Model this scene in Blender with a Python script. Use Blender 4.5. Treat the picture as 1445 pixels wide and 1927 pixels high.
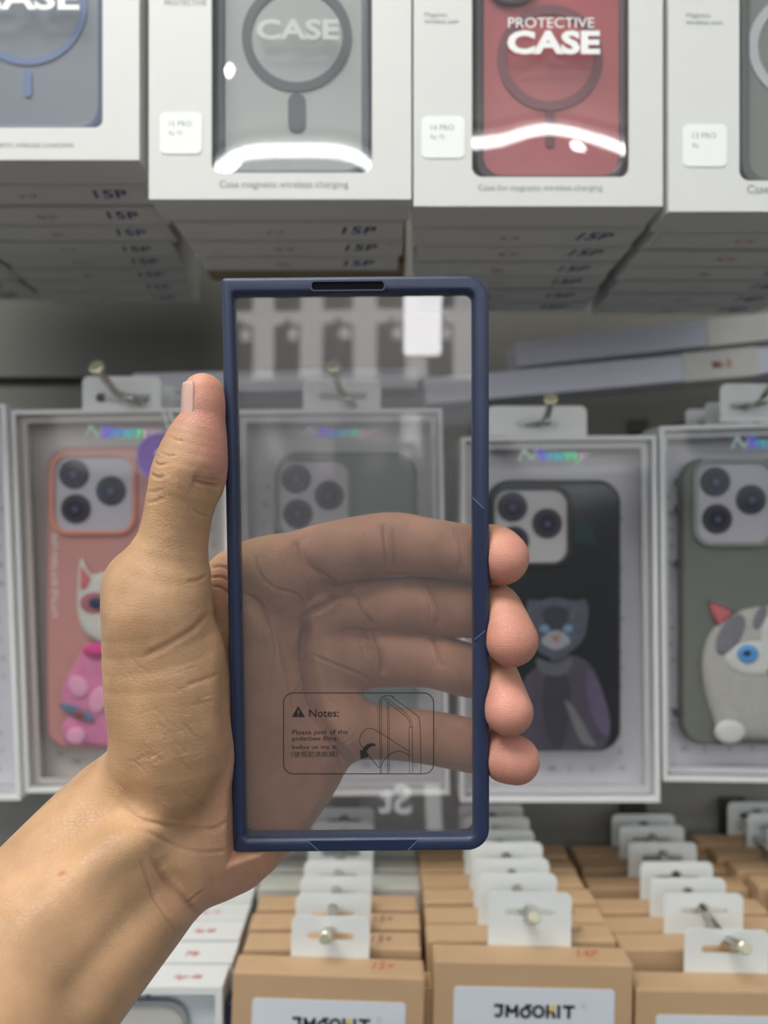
import bpy, bmesh, math, random
import numpy as np
from mathutils import Vector, Matrix
random.seed(7)
S = bpy.context.scene
for o in list(bpy.data.objects): bpy.data.objects.remove(o)
# ------------------------------------------------------------------ camera
F = 1340.0; CX, CY = 722.5, 963.5; CAMZ = 1.45
cam_d = bpy.data.cameras.new('camera'); cam = bpy.data.objects.new('camera', cam_d); S.collection.objects.link(cam)
cam.location = (0, 0, CAMZ); cam.rotation_euler = (math.pi/2, 0, 0)
cam_d.sensor_fit = 'VERTICAL'; cam_d.sensor_height = 24; cam_d.lens = 24*F/1927
cam_d.clip_start = 0.005
cam_d.dof.use_dof = True; cam_d.dof.focus_distance = 0.199; cam_d.dof.aperture_fstop = 5.8
S.camera = cam
S.view_settings.view_transform = 'Standard'; S.view_settings.look = 'None'
S.view_settings.gamma = 1; S.view_settings.use_curve_mapping = False
S.view_settings.exposure = 0.12
S.cycles.use_denoising = True
S.cycles.max_bounces = 10; S.cycles.transparent_max_bounces = 16
S.cycles.sample_clamp_indirect = 4.0
# ------------------------------------------------------------------ world (soft light of a bright shop)
W = bpy.data.worlds.new('world'); S.world = W; W.use_nodes = True
_n = W.node_tree; _bg = _n.nodes['Background']
_g = _n.nodes.new('ShaderNodeTexCoord'); _s = _n.nodes.new('ShaderNodeSeparateXYZ'); _n.links.new(_g.outputs['Generated'], _s.inputs[0])
_r = _n.nodes.new('ShaderNodeMapRange'); _r.inputs[1].default_value = -0.15; _r.inputs[2].default_value = 0.25; _r.inputs[3].default_value = 0.10; _r.inputs[4].default_value = 1.0
_n.links.new(_s.outputs[2], _r.inputs[0]); _n.links.new(_r.outputs[0], _bg.inputs[1])
_bg.inputs[0].default_value = (0.84, 0.92, 1.0, 1)

def P(px, py, d):
    """point seen at photo pixel (px,py) at depth d metres"""
    return Vector(((px-CX)/F*d, d, CAMZ-(py-CY)/F*d))

# ------------------------------------------------------------------ materials
MATS = {}
def mat(name, col, rough=0.6, metal=0.0, spec=0.5, var=0.06, scale=60.0, bump=0.0, bscale=400.0, emit=None, sss=0.0, coat=0.0):
    if name in MATS: return MATS[name]
    m = bpy.data.materials.new(name); m.use_nodes = True; nt = m.node_tree; b = nt.nodes['Principled BSDF']
    b.inputs['Roughness'].default_value = rough; b.inputs['Metallic'].default_value = metal
    b.inputs['Specular IOR Level'].default_value = spec
    b.inputs['Coat Weight'].default_value = coat
    tc = nt.nodes.new('ShaderNodeTexCoord')
    if emit is None:
        nz = nt.nodes.new('ShaderNodeTexNoise'); nz.inputs['Scale'].default_value = scale; nz.inputs['Detail'].default_value = 3
        nt.links.new(tc.outputs['Object'], nz.inputs['Vector'])
        mx = nt.nodes.new('ShaderNodeMix'); mx.data_type = 'RGBA'
        mx.inputs[6].default_value = tuple(c*(1-var) for c in col)+(1,)
        mx.inputs[7].default_value = tuple(min(1, c*(1+var)) for c in col)+(1,)
        nt.links.new(nz.outputs['Fac'], mx.inputs[0]); nt.links.new(mx.outputs[2], b.inputs['Base Color'])
    else:
        b.inputs['Base Color'].default_value = tuple(col)+(1,)
        b.inputs['Emission Color'].default_value = tuple(emit[:3])+(1,); b.inputs['Emission Strength'].default_value = emit[3]
    if bump:
        n2 = nt.nodes.new('ShaderNodeTexNoise'); n2.inputs['Scale'].default_value = bscale; n2.inputs['Detail'].default_value = 4
        nt.links.new(tc.outputs['Object'], n2.inputs['Vector'])
        bp = nt.nodes.new('ShaderNodeBump'); bp.inputs['Strength'].default_value = bump; bp.inputs['Distance'].default_value = 0.0006
        nt.links.new(n2.outputs['Fac'], bp.inputs['Height']); nt.links.new(bp.outputs['Normal'], b.inputs['Normal'])
    if sss:
        b.inputs['Subsurface Weight'].default_value = sss; b.inputs['Subsurface Scale'].default_value = 0.003
    MATS[name] = m; return m

def clear_mat(name, trans=(0.9,0.9,0.9), refl=0.06, haze=0.0, hcol=(0.8,0.8,0.8), rough=0.03, wav=0.0, wscale=12.0, wdist=0.004, mesh_dots=False):
    if name in MATS: return MATS[name]
    m = bpy.data.materials.new(name); m.use_nodes = True; nt = m.node_tree
    for n in list(nt.nodes): nt.nodes.remove(n)
    out = nt.nodes.new('ShaderNodeOutputMaterial')
    tr = nt.nodes.new('ShaderNodeBsdfTransparent'); tr.inputs[0].default_value = tuple(trans)+(1,)
    gl = nt.nodes.new('ShaderNodeBsdfGlossy'); gl.inputs[0].default_value = (1,1,1,1); gl.inputs['Roughness'].default_value = rough
    lw = nt.nodes.new('ShaderNodeLayerWeight'); lw.inputs[0].default_value = 0.5
    pw = nt.nodes.new('ShaderNodeMath'); pw.operation = 'POWER'; pw.inputs[1].default_value = 5; nt.links.new(lw.outputs['Facing'], pw.inputs[0])
    mul = nt.nodes.new('ShaderNodeMath'); mul.operation = 'MULTIPLY_ADD'; mul.inputs[1].default_value = 1-refl; mul.inputs[2].default_value = refl; mul.use_clamp = True
    nt.links.new(pw.outputs[0], mul.inputs[0])
    mix = nt.nodes.new('ShaderNodeMixShader'); nt.links.new(mul.outputs[0], mix.inputs[0])
    df = nt.nodes.new('ShaderNodeBsdfDiffuse'); df.inputs[0].default_value = tuple(hcol)+(1,)
    hz = nt.nodes.new('ShaderNodeMixShader'); hz.inputs[0].default_value = haze
    nt.links.new(tr.outputs[0], hz.inputs[1]); nt.links.new(df.outputs[0], hz.inputs[2])
    nt.links.new(hz.outputs[0], mix.inputs[1]); nt.links.new(gl.outputs[0], mix.inputs[2])
    tc = nt.nodes.new('ShaderNodeTexCoord')
    if wav:
        nz = nt.nodes.new('ShaderNodeTexNoise'); nz.inputs['Scale'].default_value = wscale; nz.inputs['Detail'].default_value = 0
        nt.links.new(tc.outputs['Object'], nz.inputs['Vector'])
        bp = nt.nodes.new('ShaderNodeBump'); bp.inputs['Strength'].default_value = wav; bp.inputs['Distance'].default_value = wdist
        nt.links.new(nz.outputs['Fac'], bp.inputs['Height'])
        nt.links.new(bp.outputs['Normal'], gl.inputs['Normal'])
    nt.links.new(mix.outputs[0], out.inputs[0])
    MATS[name] = m; return m

# ------------------------------------------------------------------ mesh helpers
def link(o, parent=None):
    S.collection.objects.link(o)
    if parent is not None: o.parent = parent
    return o
def obj(name, bm, m, parent=None, smooth=False, label=None):
    me = bpy.data.meshes.new(name)
    if isinstance(bm, tuple):
        me.from_pydata(bm[0], [], bm[1])
    else:
        bmesh.ops.recalc_face_normals(bm, faces=bm.faces)
        bm.to_mesh(me); bm.free()
    me.materials.append(m)
    if smooth:
        for p in me.polygons: p.use_smooth = True
    o = bpy.data.objects.new(name, me); link(o, parent)
    if label: o['label'] = label
    return o
def tag(o, label, cat, group=None, kind=None):
    o['label'] = label; o['category'] = cat
    if group: o['group'] = group
    if kind: o['kind'] = kind
    return o
def thing(name, label, cat, M, group=None):
    o = bpy.data.objects.new(name, None); S.collection.objects.link(o); o.empty_display_size = 0.01
    o.matrix_world = M; tag(o, label, cat, group); return o
def structure(name, bm, m):
    o = obj(name, bm, m); o['kind'] = 'structure'; return o
def bx(x0, x1, y0, y1, z0, z1, bev=0.0, seg=2, bm=None):
    own = bm is None
    b = bmesh.new() if own or bev else bm
    vs = [b.verts.new((x, y, z)) for x in (x0, x1) for y in (y0, y1) for z in (z0, z1)]
    for f in ((0,1,3,2),(4,6,7,5),(0,4,5,1),(2,3,7,6),(0,2,6,4),(1,5,7,3)): b.faces.new([vs[i] for i in f])
    if bev: bmesh.ops.bevel(b, geom=list(b.edges), offset=bev, segments=seg, affect='EDGES', profile=0.5)
    if not own and bev:
        me = bpy.data.meshes.new('tmp'); b.to_mesh(me); b.free(); bm.from_mesh(me); bpy.data.meshes.remove(me); return bm
    return b
def rr(x0, x1, z0, z1, r, n=8):
    """rounded rectangle outline, r = radius or (bl, br, tr, tl)"""
    if not isinstance(r, (tuple, list)): r = (r,)*4
    pts = []
    for (cx, cz, sx, sz, a0, q) in ((x0,z0,1,1,180,r[0]),(x1,z0,-1,1,270,r[1]),(x1,z1,-1,-1,0,r[2]),(x0,z1,1,-1,90,r[3])):
        if q <= 0: pts.append((cx, cz)); continue
        for i in range(n+1):
            a = math.radians(a0+90*i/n); pts.append((cx+sx*q+q*math.cos(a), cz+sz*q+q*math.sin(a)))
    return pts
def circ(cx, cz, r, n=40, rz=None): 
    rz = rz or r
    return [(cx+r*math.cos(2*math.pi*i/n), cz+rz*math.sin(2*math.pi*i/n)) for i in range(n)]
def plate(outer, holes, y0, y1, bev=0.0, bm=None, seg=2):
    """flat slab in the XZ plane with holes, between depths y0 (front) and y1"""
    b = bmesh.new(); es = []
    for lp in [outer]+list(holes):
        vs = [b.verts.new((p[0], y0, p[1])) for p in lp]
        for i in range(len(vs)): es.append(b.edges.new((vs[i], vs[(i+1) % len(vs)])))
    bmesh.ops.triangle_fill(b, use_beauty=True, use_dissolve=False, edges=es, normal=(0,-1,0))
    if y1 != y0:
        r = bmesh.ops.extrude_face_region(b, geom=list(b.faces))
        bmesh.ops.translate(b, vec=(0, y1-y0, 0), verts=[v for v in r['geom'] if isinstance(v, bmesh.types.BMVert)])
        bmesh.ops.recalc_face_normals(b, faces=b.faces)
        if bev:
            bmesh.ops.dissolve_limit(b, angle_limit=0.01, verts=b.verts, edges=b.edges)
            ed = [e for e in b.edges if len(e.link_faces) == 2 and e.calc_face_angle(0) > 1.2]
            bmesh.ops.bevel(b, geom=ed, offset=bev, segments=seg, affect='EDGES', profile=0.5)
    if bm is not None:
        me = bpy.data.meshes.new('tmp'); b.to_mesh(me); b.free(); bm.from_mesh(me); bpy.data.meshes.remove(me); return bm
    return b
def tube(pts, r, n=12, cap=True, bm=None):
    b = bm or bmesh.new(); pts = [Vector(p) for p in pts]; rings = []
    rs = r if isinstance(r, (list, tuple)) else [r]*len(pts)
    for i, p in enumerate(pts):
        t = (pts[min(i+1, len(pts)-1)]-pts[max(i-1, 0)]).normalized()
        a = t.cross(Vector((0,0,1))); a = a.normalized() if a.length > 1e-4 else Vector((1,0,0)); c = t.cross(a).normalized()
        rings.append([b.verts.new(p+rs[i]*(math.cos(2*math.pi*k/n)*a+math.sin(2*math.pi*k/n)*c)) for k in range(n)])
    for i in range(len(rings)-1):
        for k in range(n): b.faces.new((rings[i][k], rings[i][(k+1)%n], rings[i+1][(k+1)%n], rings[i+1][k]))
    if cap: b.faces.new(rings[0][::-1]); b.faces.new(rings[-1])
    return b
def ribbon(pts, w, y, bm=None, closed=False):
    """flat line of width w in the XZ plane at depth y"""
    b = bm or bmesh.new(); n = len(pts); L = []
    for i in range(n):
        p0 = pts[(i-1) % n if closed else max(i-1, 0)]; p1 = pts[(i+1) % n if closed else min(i+1, n-1)]
        t = Vector((p1[0]-p0[0], p1[1]-p0[1])); t = t.normalized() if t.length > 0 else Vector((1,0)); q = Vector((-t.y, t.x))*w/2
        L.append((b.verts.new((pts[i][0]+q.x, y, pts[i][1]+q.y)), b.verts.new((pts[i][0]-q.x, y, pts[i][1]-q.y))))
    for i in range(n if closed else n-1):
        a, c = L[i], L[(i+1) % n]; b.faces.new((a[0], c[0], c[1], a[1]))
    return b
def spl(pts, n=8, closed=False):
    """Catmull-Rom through points of any dimension"""
    pts = [np.array(p, float) for p in pts]; N = len(pts); out = []
    for i in range(N if closed else N-1):
        if closed: p0, p1, p2, p3 = pts[(i-1)%N], pts[i], pts[(i+1)%N], pts[(i+2)%N]
        else: p0, p1, p2, p3 = pts[max(i-1,0)], pts[i], pts[i+1], pts[min(i+2,N-1)]
        for k in range(n):
            t = k/n
            out.append(0.5*((2*p1)+(-p0+p2)*t+(2*p0-5*p1+4*p2-p3)*t*t+(-p0+3*p1-3*p2+p3)*t**3))
    if not closed: out.append(pts[-1])
    return out
def text_bm(s, w=None, h=None, bold=0.0, shear=0.0, extr=0.0, align='LEFT', spacing=1.0):
    """lettering in the XZ plane facing -Y, scaled to width w (or cap height h), lower-left at origin"""
    c = bpy.data.curves.new('t', 'FONT'); c.body = s; c.offset = bold; c.shear = shear; c.size = 1; c.space_character = spacing
    c.resolution_u = 3
    o = bpy.data.objects.new('t', c); S.collection.objects.link(o)
    bpy.context.view_layer.update()
    dg = bpy.context.evaluated_depsgraph_get(); me = bpy.data.meshes.new_from_object(o.evaluated_get(dg))
    b = bmesh.new(); b.from_mesh(me); bpy.data.objects.remove(o); bpy.data.curves.remove(c); bpy.data.meshes.remove(me)
    xs = [v.co.x for v in b.verts]; ys = [v.co.y for v in b.verts]
    x0, x1, y0, y1 = min(xs), max(xs), min(ys), max(ys)
    sx = (w/(x1-x0)) if w else h/(y1-y0); sy = h/(y1-y0) if h else sx
    for v in b.verts: v.co = Vector(((v.co.x-x0)*sx, 0, (v.co.y-y0)*sy))
    if extr:
        r = bmesh.ops.extrude_face_region(b, geom=list(b.faces))
        bmesh.ops.translate(b, vec=(0, extr, 0), verts=[v for v in r['geom'] if isinstance(v, bmesh.types.BMVert)])
    return b
def move(b, v, R=None):
    if R is not None: bmesh.ops.transform(b, matrix=R, verts=b.verts)
    bmesh.ops.translate(b, vec=v, verts=b.verts); return b
def join(a, b):
    me = bpy.data.meshes.new('tmp'); b.to_mesh(me); b.free(); a.from_mesh(me); bpy.data.meshes.remove(me); return a
def copy_tree(o, parent=None):
    c = o.copy(); S.collection.objects.link(c); c.parent = parent
    for ch in list(o.children): copy_tree(ch, c)
    return c
# ------------------------------------------------------------------ room and lamps
M_wall = mat('slat_board', (0.175,0.168,0.148), 0.6, var=0.08, scale=9, bump=0.1, bscale=120)
M_groove = mat('slat_groove_channel', (0.10,0.095,0.085), 0.6)
M_ceil = mat('ceiling_paint', (0.72,0.72,0.70), 0.9); M_floor = mat('floor_tile', (0.10,0.095,0.09), 0.5)
WY = 0.64
def pz(py, d): return CAMZ-(py-CY)/F*d
b = bmesh.new()
zs = [0.0]+[pz(y, WY) for y in (2250, 1862, 1487, 1110, 728, 340, -50, -440)]+[2.65]
for i in range(len(zs)-1):
    bx(-1.6, 1.6, WY, WY+0.02, zs[i]+(0.009 if i else 0), zs[i+1]-0.0, 0, 2, b)
bx(-1.6, 1.6, WY+0.0202, WY+0.03, 0, 2.65, 0, 2, b)
structure('wall_back', b, M_wall)
b = bx(-1.6, 1.6, .515, WY-.0002, 0.0, 1.10); bx(-1.6, 1.6, .515, WY-.0002, 1.108, 1.272, 0, 2, b); bx(-1.6, 1.6, .525, WY-.0002, 1.10, 1.108, 0, 2, b)
structure('trim_1', b, mat('lower_slat_board', (0.25,0.245,0.225), 0.6, var=.06, scale=9))
structure('floor', bx(-1.6, 1.6, -2.9, WY+0.03, -0.05, 0), M_floor)
structure('ceiling', bx(-1.6, 1.6, -2.9, WY+0.03, 2.65, 2.70), M_ceil)
structure('wall_rear', bx(-1.6, 1.6, -2.1, -2.05, 0, 1.5), mat('rear_paint', (0.16,0.16,0.155), 0.8))
M_lamp = mat('lamp_diffuser', (0.9,0.9,0.9), 0.5, emit=(1.0, 0.975, 0.93, 12.0))
M_tube = mat('tube_glow', (0.9,0.9,0.9), 0.5, emit=(0.97, 1.0, 0.97, 24.0))
M_metalw = mat('white_enamel', (0.75,0.75,0.74), 0.4)
def ceiling_panel(x, y, w, l, label):
    t = thing('ceiling_light', label, 'light', Matrix.Translation((x, y, 2.65)), 'ceiling light panels')
    obj('housing', plate(rr(-w/2-.02, w/2+.02, -l/2-.02, l/2+.02, .01), [rr(-w/2, w/2, -l/2, l/2, .005)], 0, 0.03), M_metalw, t).rotation_euler = (-math.pi/2,0,0)
    o = obj('diffuser', bx(-w/2, w/2, -l/2, l/2, -0.02, -0.012), M_lamp, t)
    t.children[0].location = (0,0,-0.03)
    return t
ceiling_panel(-0.45, -0.28, 1.0, 0.6, 'square white ceiling light panel above the photographer')
t = thing('added_glow_wall', 'softly glowing wall panel added across the aisle for frontal light', 'light', Matrix.Translation((0, -1.9, 1.62)))  # glowing wall added for soft frontal light and pale reflections
obj('glowing_panel', bx(-1.2, 1.2, -.02, 0, .02, .65), mat('added_wall_glow', (.8,.8,.8), .5, emit=(1,.99,.97,1.9)), t)
obj('frame', plate(rr(-1.24, 1.24, -.02, .69, .01), [rr(-1.2, 1.2, .02, .65, .005)], -.03, .012), M_metalw, t)
for _i, (_x, _y, _l) in enumerate(((.685,-1.81,'round ceiling spotlight reflected on the red case box'),(-.52,-1.76,'round ceiling spotlight behind the tube lamp'),(-.48,-1.24,'round ceiling spotlight in front of the tube lamp'))):
  t = thing('ceiling_spotlight', _l, 'light', Matrix.Translation((_x, _y, 2.62)), 'round ceiling spotlights')
  obj('lamp_face', move(plate(circ(0,0,.024), [], 0, .01), (0,0,0), Matrix.Rotation(math.radians(90),4,'X')), mat('spot_glow', (.9,.9,.9), .5, emit=(1,1,1,60.0)), t)
  obj('housing', move(plate(circ(0,0,.04), [circ(0,0,.025)], 0, .03), (0,0,.0), Matrix.Rotation(math.radians(90),4,'X')), M_metalw, t)
t = thing('tube_light', 'long slim white tube lamp fixed across the ceiling', 'light', Matrix.Translation((0.0, -1.67, 2.60)))
obj('glowing_tube', tube([(-0.9,0,0),(0.9,0,0)], 0.014, 16), M_tube, t, smooth=True)
obj('batten', bx(-0.92,0.92,-0.03,0.03,0.025,0.05,0.004), M_metalw, t)
# ------------------------------------------------------------------ the phone case's own frame
_tl, _tr, _bl, _br = P(406,521,.195), P(913,517,.195), P(446,1607,.204), P(929,1602,.204)
CU = ((_tr-_tl)+(_br-_bl)).normalized()
CV = ((_tl-_bl)+(_tr-_br)); CV = (CV-CU*CV.dot(CU)).normalized()
CN = CU.cross(CV)                                  # points away from camera or towards? fixed below
if CN.y > 0: CN = -CN                              # towards the camera
CC = (_tl+_tr+_bl+_br)/4
CWD = ((_tr-_tl).length+(_br-_bl).length)/2; CHT = ((_tl-_bl).length+(_tr-_br).length)/2
CASE_M = Matrix((( CU.x, -CN.x, CV.x, CC.x), (CU.y, -CN.y, CV.y, CC.y), (CU.z, -CN.z, CV.z, CC.z), (0,0,0,1)))  # local x right, y away, z up
def pc(px, py, w=0.0):
    """photo pixel -> (x,z) on the case plane (local y = w)"""
    o = Vector((0,0,CAMZ)); d = P(px,py,1.0)-o; c0 = CC-CN*w
    t = (c0-o).dot(CN)/d.dot(CN); q = o+d*t-CC
    return (q.dot(CU), q.dot(CV))
CDEP = 0.0065                                      # depth of the case edge

# ------------------------------------------------------------------ hand as a smooth implicit surface, in millimetres
def nd(px, py, d, r):                              # node: pixel, depth mm, radius in pixels
    return np.array([(px-CX)/F*d, d, -(py-CY)/F*d, r*d/F])
def chain(nodes, n=4, sy=1.0):
    p = np.array(spl([nd(*q) for q in nodes], n)); p[:,3] = np.maximum(p[:,3], 0.5)
    p[:,1] /= sy
    return (p, sy)
def d_chain(X, ch):
    p, sy = ch; pad = p[:,3].max()+11
    lo = p[:,:3].min(0)-pad; hi = p[:,:3].max(0)+pad; lo[1] *= sy; hi[1] *= sy
    s = ((X >= lo) & (X <= hi)).all(1); out = np.full(len(X), 60.0, np.float32)
    if s.any(): out[s] = _dc(X[s].astype(np.float32), ch)
    return out
def _dc(X, ch):
    p, sy = ch; Y = X.copy(); Y[:,1] /= sy
    best = np.full(len(X), 1e9, np.float32)
    for i in range(len(p)-1):
        a, b = p[i,:3].astype(np.float32), p[i+1,:3].astype(np.float32); ba = b-a; pa = Y-a
        t = np.clip(pa@ba/float(ba@ba+1e-9), 0, 1)
        q = pa-t[:,None]*ba
        d = np.sqrt((q*q).sum(1))-(p[i,3]+(p[i+1,3]-p[i,3])*t)
        np.minimum(best, d, out=best)
    return best
def smin(a, b, k):
    h = np.maximum(k-np.abs(a-b), 0)/k
    return np.minimum(a, b)-h*h*k*0.25
ARM = chain([(300,1530,212,130),(262,1580,206,166),(100,1768,184,190),(-70,1965,164,215),(-330,2270,135,270)], sy=0.82)
PALM = [
    ARM,
    chain([(340,1490,216,105),(440,1290,222,72),(505,1090,223,62)]),
    chain([(350,1500,218,100),(500,1300,226,70),(585,1155,231,58)]),
    chain([(370,1520,218,95),(520,1370,227,68),(625,1245,231,54)]),
    chain([(380,1590,215,78),(436,1592,216.5,80),(540,1482,220,76),(600,1395,223,68),(640,1360,226,56)]),
]
THENAR = [
    chain([(285,1520,206,98),(322,1400,198,108),(318,1290,196,112),(300,1190,195,97),(303,1110,195,80)]),
    chain([(420,1530,211,78),(478,1420,212,72),(490,1290,214,66),(470,1190,216,56)]),
    chain([(505,1085,222,66),(444,1092,219,56),(402,1140,216,50),(350,1200,208,58)]),
]
THUMB = chain([(304,1130,195,82),(328,1008,193,63),(342,940,192,63),(357,890,191.5,68),(370,834,191.5,56),(382,792,191.8,41),(384,762,192,39),(383,741,192.5,38)], sy=1.2)
FING = [
    chain([(510,1085,222,66),(600,1048,227,60),(727,1024,232,60),(800,1030,229,56),(862,1037,220,53),(905,1042,213,55),(928,1044,208,57),(943,1049,205,52)]),
    chain([(590,1155,230,58),(690,1143,235,54),(795,1138,234,54),(880,1146,224,54),(930,1140,213,44),(948,1166,205,45),(962,1204,200.5,50)]),
    chain([(625,1240,230,56),(735,1240,234,52),(812,1244,231,50),(885,1262,222,50),(930,1268,212,40),(945,1300,205,42),(957,1338,200.5,46)]),
    chain([(640,1372,226,54),(740,1380,229,48),(810,1388,227,49),(885,1403,219,49),(928,1415,210,43),(950,1425,206,46),(970,1430,204.5,45)]),
]
# shallow bumps: (px,py,d,r) balls blended on
BUMPS = [chain([(255,1100,195,46),(290,1150,188,60)]), chain([(20,1760,166,34),(150,1640,176,26),(290,1545,186,18)]), ]
KNUCK = [(727,1023),(862,1036),(690,1140),(812,1143),(735,1238),(850,1250),(760,1380),(862,1397)]
_MC = np.array(CC)*1000; _MC = np.array([CC.x*1000, CC.y*1000, (CC.z-CAMZ)*1000])
_R = np.array([[CU.x,CU.y,CU.z],[CN.x,CN.y,CN.z],[CV.x,CV.y,CV.z]])
def case_sdf(X):
    q = (X-_MC)@_R.T
    r = 2.0; m = 0.25
    hx, hz = CWD*500+m-r, CHT*500+m-r; y = q[:,1]+CDEP*500; hy = CDEP*500+m-r*0.7
    ax = np.abs(q[:,0])-hx; az = np.abs(q[:,2])-hz; ay = np.abs(y)-hy
    o = np.sqrt(np.maximum(ax,0)**2+np.maximum(az,0)**2+np.maximum(ay,0)**2)+np.minimum(np.maximum(ax,np.maximum(ay,az)),0)
    c = o-r*0.85
    # nothing of the palm lies over the rim, except a slight bulge of the thumb's ball
    bul = 1.5*np.exp(-((q[:,2]+52)/9.0)**2)
    f = np.maximum(np.maximum(-CWD*500-0.3+bul-q[:,0], q[:,0]), -q[:,1]-1.0)
    f = np.maximum(f, np.maximum(q[:,2]+18, -CHT*500-0.3-q[:,2]))
    return np.minimum(c, f)
def hand_sdf(X):
    X = X.astype(np.float32)
    palm = None
    for c in PALM:
        d = d_chain(X, c); palm = d if palm is None else smin(palm, d, 9.0)
    th = None
    for c in THENAR:
        d = d_chain(X, c); th = d if th is None else smin(th, d, 7.0)
    palm = smin(palm, th, 7.0)
    for c in BUMPS: palm = smin(palm, d_chain(X, c), 9.0)
    out = smin(palm, d_chain(X, THUMB), 6.0)
    for c in FING:
        out = smin(out, smin(palm, d_chain(X, c), 5.0), 1.0)
    cs = -case_sdf(X)                              # the case presses its own dent into the skin
    h = np.maximum(1.6-np.abs(out-cs), 0)/1.6
    return np.maximum(out, cs)+h*h*1.6*0.25
def iso_mesh(f, lo, hi, h=0.5):
    lo = np.array(lo, float); c = 8
    n = (np.ceil((np.array(hi)-lo)/(h*c))).astype(int)+1
    g = np.stack(np.meshgrid(*[lo[i]+np.arange(n[i])*h*c for i in range(3)], indexing='ij'), -1).reshape(-1,3)
    dc = f(g).reshape(n)
    N = (n-1)*c+1
    D = np.repeat(np.repeat(np.repeat(dc, c, 0), c, 1), c, 2)[c//2:c//2+N[0], c//2:c//2+N[1], c//2:c//2+N[2]].astype(np.float32)
    # cells near the surface at 4 mm -> 1 mm samples -> 0.5 mm samples
    near = np.argwhere(np.abs(D[::2, ::2, ::2]) < h*c*1.15)*2
    def ev(idx):
        for s in range(0, len(idx), 400000):
            q = idx[s:s+400000]; D[q[:,0], q[:,1], q[:,2]] = f(lo+q*h)
    ev(near)
    v = np.abs(D[near[:,0], near[:,1], near[:,2]]); nn = near[v < 2.6*h]
    off = np.array([(a,b,d) for a in (-1,0,1) for b in (-1,0,1) for d in (-1,0,1)])
    nb = (nn[:,None,:]+off[None]).reshape(-1,3); nb = nb[((nb >= 0) & (nb < N)).all(1)]
    key = np.unique((nb[:,0]*N[1]+nb[:,1])*N[2]+nb[:,2]); nb = np.stack([key//(N[1]*N[2]), key//N[2] % N[1], key % N[2]], 1)
    far = near[v >= 2.6*h]
    # fill odd samples between the coarse ones by their nearest even sample's sign
    E = D[::2, ::2, ::2]; D2 = np.repeat(np.repeat(np.repeat(E, 2, 0), 2, 1), 2, 2)[:N[0], :N[1], :N[2]].copy(); D = D2
    ev2 = nb
    for s in range(0, len(ev2), 400000):
        q = ev2[s:s+400000]; D[q[:,0], q[:,1], q[:,2]] = f(lo+q*h)
    ins = D < 0
    cnt = np.zeros(np.array(N)-1, np.int8)
    for a in (0,1):
        for b in (0,1):
            for d in (0,1): cnt += ins[a:N[0]-1+a, b:N[1]-1+b, d:N[2]-1+d]
    act = np.argwhere((cnt > 0) & (cnt < 8)); idm = np.full(np.array(N)-1, -1, np.int32); idm[act[:,0], act[:,1], act[:,2]] = np.arange(len(act))
    acc = np.zeros((len(act),3)); w = np.zeros(len(act))
    cor = [(a,b,d) for a in (0,1) for b in (0,1) for d in (0,1)]
    for i, a in enumerate(cor):
        for b in cor[i+1:]:
            if sum(abs(a[k]-b[k]) for k in range(3)) != 1: continue
            va = D[act[:,0]+a[0], act[:,1]+a[1], act[:,2]+a[2]]; vb = D[act[:,0]+b[0], act[:,1]+b[1], act[:,2]+b[2]]
            m = (va < 0) != (vb < 0); t = np.where(m, va/(va-vb+1e-12), 0)
            acc += np.where(m[:,None], np.array(a)+(np.array(b)-np.array(a))*t[:,None], 0); w += m
    V = lo+(act+acc/np.maximum(w,1)[:,None])*h
    Fs = []
    for ax in range(3):
        a1, a2 = (ax+1)%3, (ax+2)%3
        s0 = [slice(None)]*3; s1 = [slice(None)]*3; s0[ax] = slice(0,N[ax]-1); s1[ax] = slice(1,N[ax])
        ch = np.argwhere(ins[tuple(s0)] != ins[tuple(s1)])
        ch = ch[(ch[:,a1] > 0) & (ch[:,a2] > 0) & (ch[:,a1] < N[a1]-1) & (ch[:,a2] < N[a2]-1)]
        e1 = np.zeros(3,int); e1[a1] = 1; e2 = np.zeros(3,int); e2[a2] = 1
        q = [idm[tuple((ch-o).T)] for o in (0*e1, e1, e1+e2, e2)]
        Q = np.stack(q, 1); fl = ins[tuple(ch.T)]
        Q[~fl] = Q[~fl][:, ::-1]; Fs.append(Q)
    Q = np.concatenate(Fs); Q = Q[(Q >= 0).all(1)]
    for _ in range(3):                             # project on the true surface
        d0 = f(V); g = np.stack([(f(V+np.eye(3)[k]*0.25)-f(V-np.eye(3)[k]*0.25))/0.5 for k in range(3)], 1)
        g2 = np.maximum((g*g).sum(1), 0.2); stp = np.clip(d0/g2, -0.35, 0.35); V = V-g*stp[:,None]
    nrm = g/np.sqrt(np.maximum((g*g).sum(1), 1e-9))[:,None]
    return V, Q, nrm
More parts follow.
